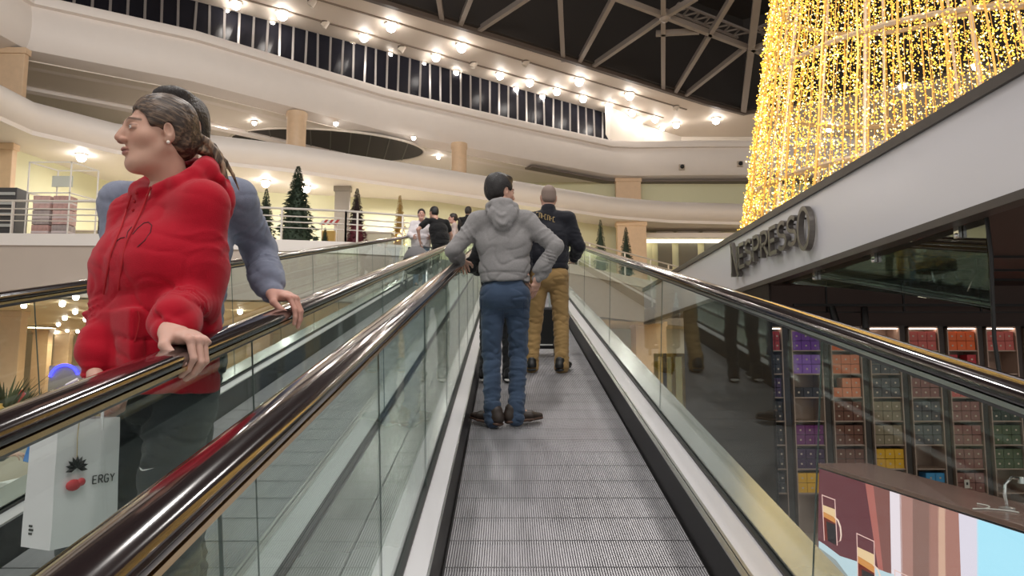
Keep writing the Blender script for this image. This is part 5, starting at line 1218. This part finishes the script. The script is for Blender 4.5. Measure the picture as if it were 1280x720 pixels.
for pts in ([(146,302),(151,298),(156,297)], [(166,293),(172,286),(180,279),(186,278),(190,282),(188,291),(181,301),(172,309)], [(158,300),(160,290),(165,284)]):
    q = lay(bw_, pts, 0.0012)
    if len(q) > 1: b = MB(); b.tube(q, 0.0011, 5); local_build(b, 'chest_print', INK, wi['top'])
for p in ((171,241),(169,252),(167,263)):
    q = lay(bw_, [p], 0.002)
    if q: b = MB(); b.sphere(q[0], 0.0045, 8, 6); local_build(b, 'button', CORD, wi['top'])
q = lay(bw_, [(172,389),(174,398),(172,412),(168,427)], 0.001)
if len(q) > 2: b = MB(); b.tube(q, 0.0022, 5); local_build(b, 'pocket_seam', CORD, wi['top'])
bt = surf([wi['trousers']])
sw_ = [(175,584),(175.5,587.5),(178,589),(182,588.6),(193.5,585),(182,587.0),(179,587.2),(177.5,586)]
q = lay(bt, sw_, 0.0015)
if len(q) == len(sw_): b = MB(); b.add([tuple(v) for v in q], [(0,1,7),(1,2,6,7),(2,3,5,6),(3,4,5)]); local_build(b, 'tick_mark', mat('white_print', (0.8,0.8,0.8), 0.5), wi['trousers'], False)
# golden lettering strokes across the navy back (too small to read)
bk_ = surf([ki['top']]); rg = random.Random(3); GPR = mat('gold_print', (0.50,0.36,0.16), 0.5)
for i in range(9):
    x = 664 + i*3.4; y = 263 + 0.030*(i-5)**2 + i*1.0
    st = [[(x,y),(x,y+6)], [(x,y),(x+2.2,y+0.5)], [(x+2.2,y+.5),(x+2.2,y+6.5)]] if i % 3 == 0 else [[(x,y),(x,y+6)], [(x,y+3),(x+2.2,y+3.4)]] if i % 3 == 1 else [[(x,y),(x+2.2,y+.5)], [(x,y),(x,y+6)], [(x,y+6),(x+2.2,y+6.5)]]
    b = MB()
    for sgm in st:
        q = lay(bk_, sgm, 0.002)
        if len(q) == 2: b.tube(q, 0.0026, 4)
    if b.v: local_build(b, 'back_print', GPR, ki['top'])
# jeans details: pockets, belt line
bj = surf([gi['trousers']]); 
for pts in ([(601,374),(602,392),(610,397),(619,392),(620,375)], [(634,374),(636,392),(645,396),(654,391),(655,373)], [(628,366),(628,385),(629,405)], [(599,371),(615,373),(640,373),(658,370)]):
    q = lay(bj, pts, 0.001)
    if len(q) > 1: b = MB(); b.tube(q, 0.0024, 5); local_build(b, 'pocket_seam', mat('jean_seam', (0.03,0.05,0.10), 0.8), gi['trousers'])

# ---- carried and rolling things
bag = thing('shopping_bag', 'white paper shopping bag hanging beside the dark trousers behind the glass', 'bag', (-1.088, 1.90, 0.995), R(66))
PAPER = mat('white_paper', (0.80,0.76,0.78), 0.55, bump=0.25, bscale=14)
w, d, h = 0.175, 0.105, 0.300; b = MB(); N = 10
def ringv(z, k, pinch): return [(-w/2*k, -d/2*pinch, z), (w/2*k, -d/2*pinch, z), (w/2*k, d/2*pinch, z), (-w/2*k, d/2*pinch, z)]
vs = []
for i in range(N+1): u = i/N; vs += ringv(u*h, 1.0 - 0.04*u, 1.0 - 0.12*u*u + 0.02*math.sin(u*9))
fs = [(i*4+j, i*4+(j+1) % 4, (i+1)*4+(j+1) % 4, (i+1)*4+j) for i in range(N) for j in range(4)] + [(3,2,1,0)]
b.add(vs, fs); o = b.build('paper_body', PAPER, bag); sm_ = o.modifiers.new('thickness', 'SOLIDIFY'); sm_.thickness = 0.0015
for yy in (-1, 1):
    b = MB(); b.tube([(-0.035, yy*d*0.43, h-0.03), (-0.033, yy*d*0.43, h+0.03), (-0.02, yy*0.02, h+0.085), (0.0, yy*0.012, h+0.098), (0.02, yy*0.02, h+0.085), (0.033, yy*d*0.43, h+0.03), (0.035, yy*d*0.43, h-0.03)], 0.004, 8); b.build('handle', mat('paper_cord',(0.78,0.74,0.76),0.6), bag, True)
def glyphs(txt, x, y, z, hgt, m, parent, adv_=0.8):
    # thin block letters on the broad face (reading along +X, face towards -Y)
    G = {'E': [[(0,0),(0,1)],[(0,1),(.55,1)],[(0,.5),(.45,.5)],[(0,0),(.55,0)]], 'R': [[(0,0),(0,1)],[(0,1),(.4,1),(.55,.85),(.55,.65),(.4,.5),(0,.5)],[(.25,.5),(.58,0)]], 'G': [[(.55,.85),(.4,1),(.15,1),(0,.8),(0,.2),(.15,0),(.45,0),(.55,.15),(.55,.45),(.3,.45)]], 'Y': [[(0,1),(.3,.5),(.6,1)],[(.3,.5),(.3,0)]]}
    for i, c in enumerate(txt):
        bb_ = MB()
        for st in G[c]: bb_.sweep([(x+(i*adv_+u)*hgt, y, z+v*hgt) for u, v in st], [(-0.0013,-0.0004),(0.0013,-0.0004),(0.0013,0.0004),(-0.0013,0.0004)], up=(0,-1,0))
        bb_.build('letter', m, parent)
BINK = mat('black_print', (0.02,0.02,0.02), 0.5)
glyphs('ERGY', 0.012, -d/2-0.001, 0.140, 0.019, BINK, bag, 0.85)
tg = MB(); rg = random.Random(2); cx0 = -0.035
for k in range(9):
    a = R(90 + (k-4)*26); p = Vector((cx0, -d/2-0.004, 0.185)); e = p + Vector((math.cos(a)*0.030, 0, math.sin(a)*0.030)); s_ = Vector((-math.sin(a),0,math.cos(a)))*0.006
    tg.add([tuple(p), tuple((p+e)/2 + s_), tuple(e), tuple((p+e)/2 - s_), tuple((p+e)/2 + Vector((0,-0.004,0)))], [(0,1,4),(1,2,4),(2,3,4),(3,0,4)])
tg.build('flower_tag', BINK, bag)
b = MB(); b.sphere((cx0-0.008,-d/2-0.006,0.145), (0.020,0.005,0.014), 10, 6); b.sphere((cx0+0.012,-d/2-0.006,0.150), (0.012,0.005,0.010), 10, 6); b.build('red_ornament', mat('red_ornament',(0.6,0.05,0.06),0.4), bag, True)
b = MB(); b.tube([(cx0,-d/2-0.003,0.19),(cx0-0.004,-d/2-0.004,0.26),(cx0,-d/2-0.002,h-0.005)], 0.0012, 5); b.build('tag_string', mat('gold_string',(0.5,0.38,0.2),0.5), bag)
b = MB()
for k in range(3): b.box((-w/2-0.001, 0.015-0.004*(k==1), 0.03+k*0.009), (-w/2, 0.027, 0.035+k*0.009))
b.build('side_print', BINK, bag)
sc_ = thing('suitcase', 'black suitcase standing ahead of the khaki trousers', 'suitcase', (0.36, 7.72, wz(7.72)))
b = MB(); b.box((-0.17,-0.11,0.07),(0.17,0.11,0.50)); b.build('shell', mat('suitcase_black',(0.008,0.008,0.009),0.5), sc_, bevel=0.03)
for x in (-0.13,0.13):
    b = MB(); b.lathe((x,0,0.032), [(0,-0.012),(0.03,-0.012),(0.03,0.012),(0,0.012)], 14, M=Matrix.Rotation(R(90),3,'Y')); b.box((x-.015,-.015,.035),(x+.015,.015,.08)); b.build('wheel', BLACK, sc_)
b = MB(); b.tube([(-0.08,0.08,0.49),(-0.08,0.08,0.80),(0.08,0.08,0.80),(0.08,0.08,0.49)], 0.009, 8); b.build('handle', STEEL, sc_, True)
b = MB(); b.box((-0.10,-0.114,0.10),(0.10,-0.110,0.115)); b.build('strip', WHSO, sc_)
pr = thing('pram', 'grey hooded pram in front of the white top on the far walkway', 'pram', loc3(-1.80, 14.35), 0)
b = MB()
for i in range(9):
    a0 = R(-10 + 150*i/8); 
vs = []; n_, m_ = 10, 12
for i in range(n_+1):
    a = R(5 + 150*i/n_)
    for j in range(m_+1): t = math.pi*j/m_; vs.append((0.26*math.cos(t), -0.30*math.cos(a)*math.sin(t)*0.9+0.05, 0.62+0.30*math.sin(t)*math.sin(a)))
b.add(vs, [(i*(m_+1)+j, i*(m_+1)+j+1, (i+1)*(m_+1)+j+1, (i+1)*(m_+1)+j) for i in range(n_) for j in range(m_)]); o = b.build('canopy', cloth('pram_grey', (0.16,0.155,0.16)), pr, True); md = o.modifiers.new('thickness', 'SOLIDIFY'); md.thickness = 0.012
b = MB(); b.box((-0.24,-0.25,0.40),(0.24,0.42,0.64)); b.build('basket', BLKC, pr, bevel=0.05)
for x, y in ((-0.24,-0.25),(0.24,-0.25),(-0.24,0.4),(0.24,0.4)):
    b = MB(); b.lathe((x,y,0.11+y*TAN), [(0,-0.02),(0.11,-0.02),(0.11,0.02),(0,0.02)], 18, M=Matrix.Rotation(R(90),3,'Y')); b.build('wheel', BLACK, pr, True); b = MB(); b.bar((x,y,0.12+y*TAN),(x*.9,y*.5,0.42),0.025); b.build('strut', STEEL, pr)
b = MB(); b.tube([(-0.24,0.35,0.6),(-0.24,0.62,0.98),(0.24,0.62,0.98),(0.24,0.35,0.6)], 0.014, 8); b.build('handle', BLACK, pr, True)
# packs on the ground level stall at the lower left
tb = thing('stall_counter', 'low white stall counter with packs at the lower left edge', 'counter', (-4.15, 7.55, GZ)); b = MB(); b.box((-0.9,0,0),(0.75,0.6,0.86)); b.build('body', mat('stall_white',(0.72,0.70,0.68),0.5), tb); b = MB(); b.box((-0.93,-.03,0.86),(0.78,0.63,0.90)); b.build('worktop', WMET, tb)
b = MB(); b.box((-0.06,-0.02,-0.09),(0.06,0.02,0.09)); o = b.build('snack_pack', mat('blue_pack',(0.06,0.25,0.75),0.35), bevel=0.01); o.location = (-4.375, 6.96, 0.65); o.rotation_euler = (0.2,0.3,0.2); tag(o, 'blue pack held by the hand of the grey sleeve', 'pack')
for i, (x, c, hh, lab) in enumerate(((-0.55,(0.55,0.04,0.06),0.24,'red pouch standing nearest the reaching hand'),(-0.30,(0.48,0.03,0.05),0.30,'taller red pouch beside the reaching hand'),(-0.02,(0.68,0.62,0.52),0.30,'pale pouch standing between the red pouches and the bag'),(0.28,(0.40,0.05,0.06),0.34,'dark red pouch standing at the inner end of the stall'))):
    b = MB(); b.add([(-.10,-.06,0),(.10,-.06,0),(.10,.06,0),(-.10,.06,0),(-.09,-.008,hh),(.09,-.008,hh),(.09,.008,hh),(-.09,.008,hh)], [(3,2,1,0),(4,5,6,7),(0,1,5,4),(1,2,6,5),(2,3,7,6),(3,0,4,7)]); o = b.build('pouch', mat('pouch_%d' % i, c, 0.35), bevel=0.006); o.location = (-4.15+x, 7.8, GZ+0.90); tag(o, lab, 'pouch')
# ------------------------------------------------------------------ light and colour management
W_ = bpy.data.worlds.new('World'); SC.world = W_; W_.use_nodes = True
bg = W_.node_tree.nodes['Background']; bg.inputs[0].default_value = (1.0, 0.95, 0.92, 1); bg.inputs[1].default_value = 0.55
def lamp(name, loc, power, size, col=(1,0.85,0.70)):
    l = bpy.data.lights.new(name, 'POINT'); l.energy = power; l.shadow_soft_size = size; l.color = col
    o = bpy.data.objects.new(name, l); COL.objects.link(o); o.location = loc; return o
def down(name, loc, power, size, col=(1,0.93,0.86), cone=165):
    l = bpy.data.lights.new(name, 'SPOT'); l.energy = power; l.shadow_soft_size = size; l.color = col; l.spot_size = R(cone); l.spot_blend = 0.6
    o = bpy.data.objects.new(name, l); COL.objects.link(o); o.location = loc; return o
# lamps of the upper deck, the galleries, the ground level and the shop
for x, y in ((-14,26.5),(-9,28.7),(-5,30.5),(1,34.5),(6.5,37.8)): down('deck_lamp', (x,y,8.95), 420 if x < 5 else 170, 0.15)
for x, y in ((-13,33),(-4,39.5),(5,44.5),(12,44.5)): down('gallery_lamp', (x,y,12.6), 300, 0.12)
for x, y in ((-14,25),(-8,26),(-10,33),(-3,30),(-16,33),(3,33),(9,30),(-22,38),(-15,40),(-24,30)): down('ground_lamp', (x,y,3.45), 300, 0.12, (1,0.82,0.58))
for x in (4.2,5.4,6.6,7.8): down('shop_lamp', (x,7.4,2.42), 16, 0.05, (1,0.82,0.72))
# unseen fill lamps added high over the walkways, behind and above the viewer
for x, y in ((-3,-2),(0.6,-3),(4,-1),(-5,7),(1.5,8),(-2,13),(3,15)): lamp('hall_fill_lamp', (x,y,13.0), 700, 0.25, (1,0.95,0.90))
SC.cycles.transparent_max_bounces = 32; SC.cycles.max_bounces = 8; SC.cycles.use_denoising = True
SC.cycles.sample_clamp_indirect = 4.0
SC.view_settings.view_transform = 'Standard'; SC.view_settings.look = 'None'
SC.view_settings.gamma = 1.0; SC.view_settings.use_curve_mapping = False
SC.view_settings.exposure = 0.36
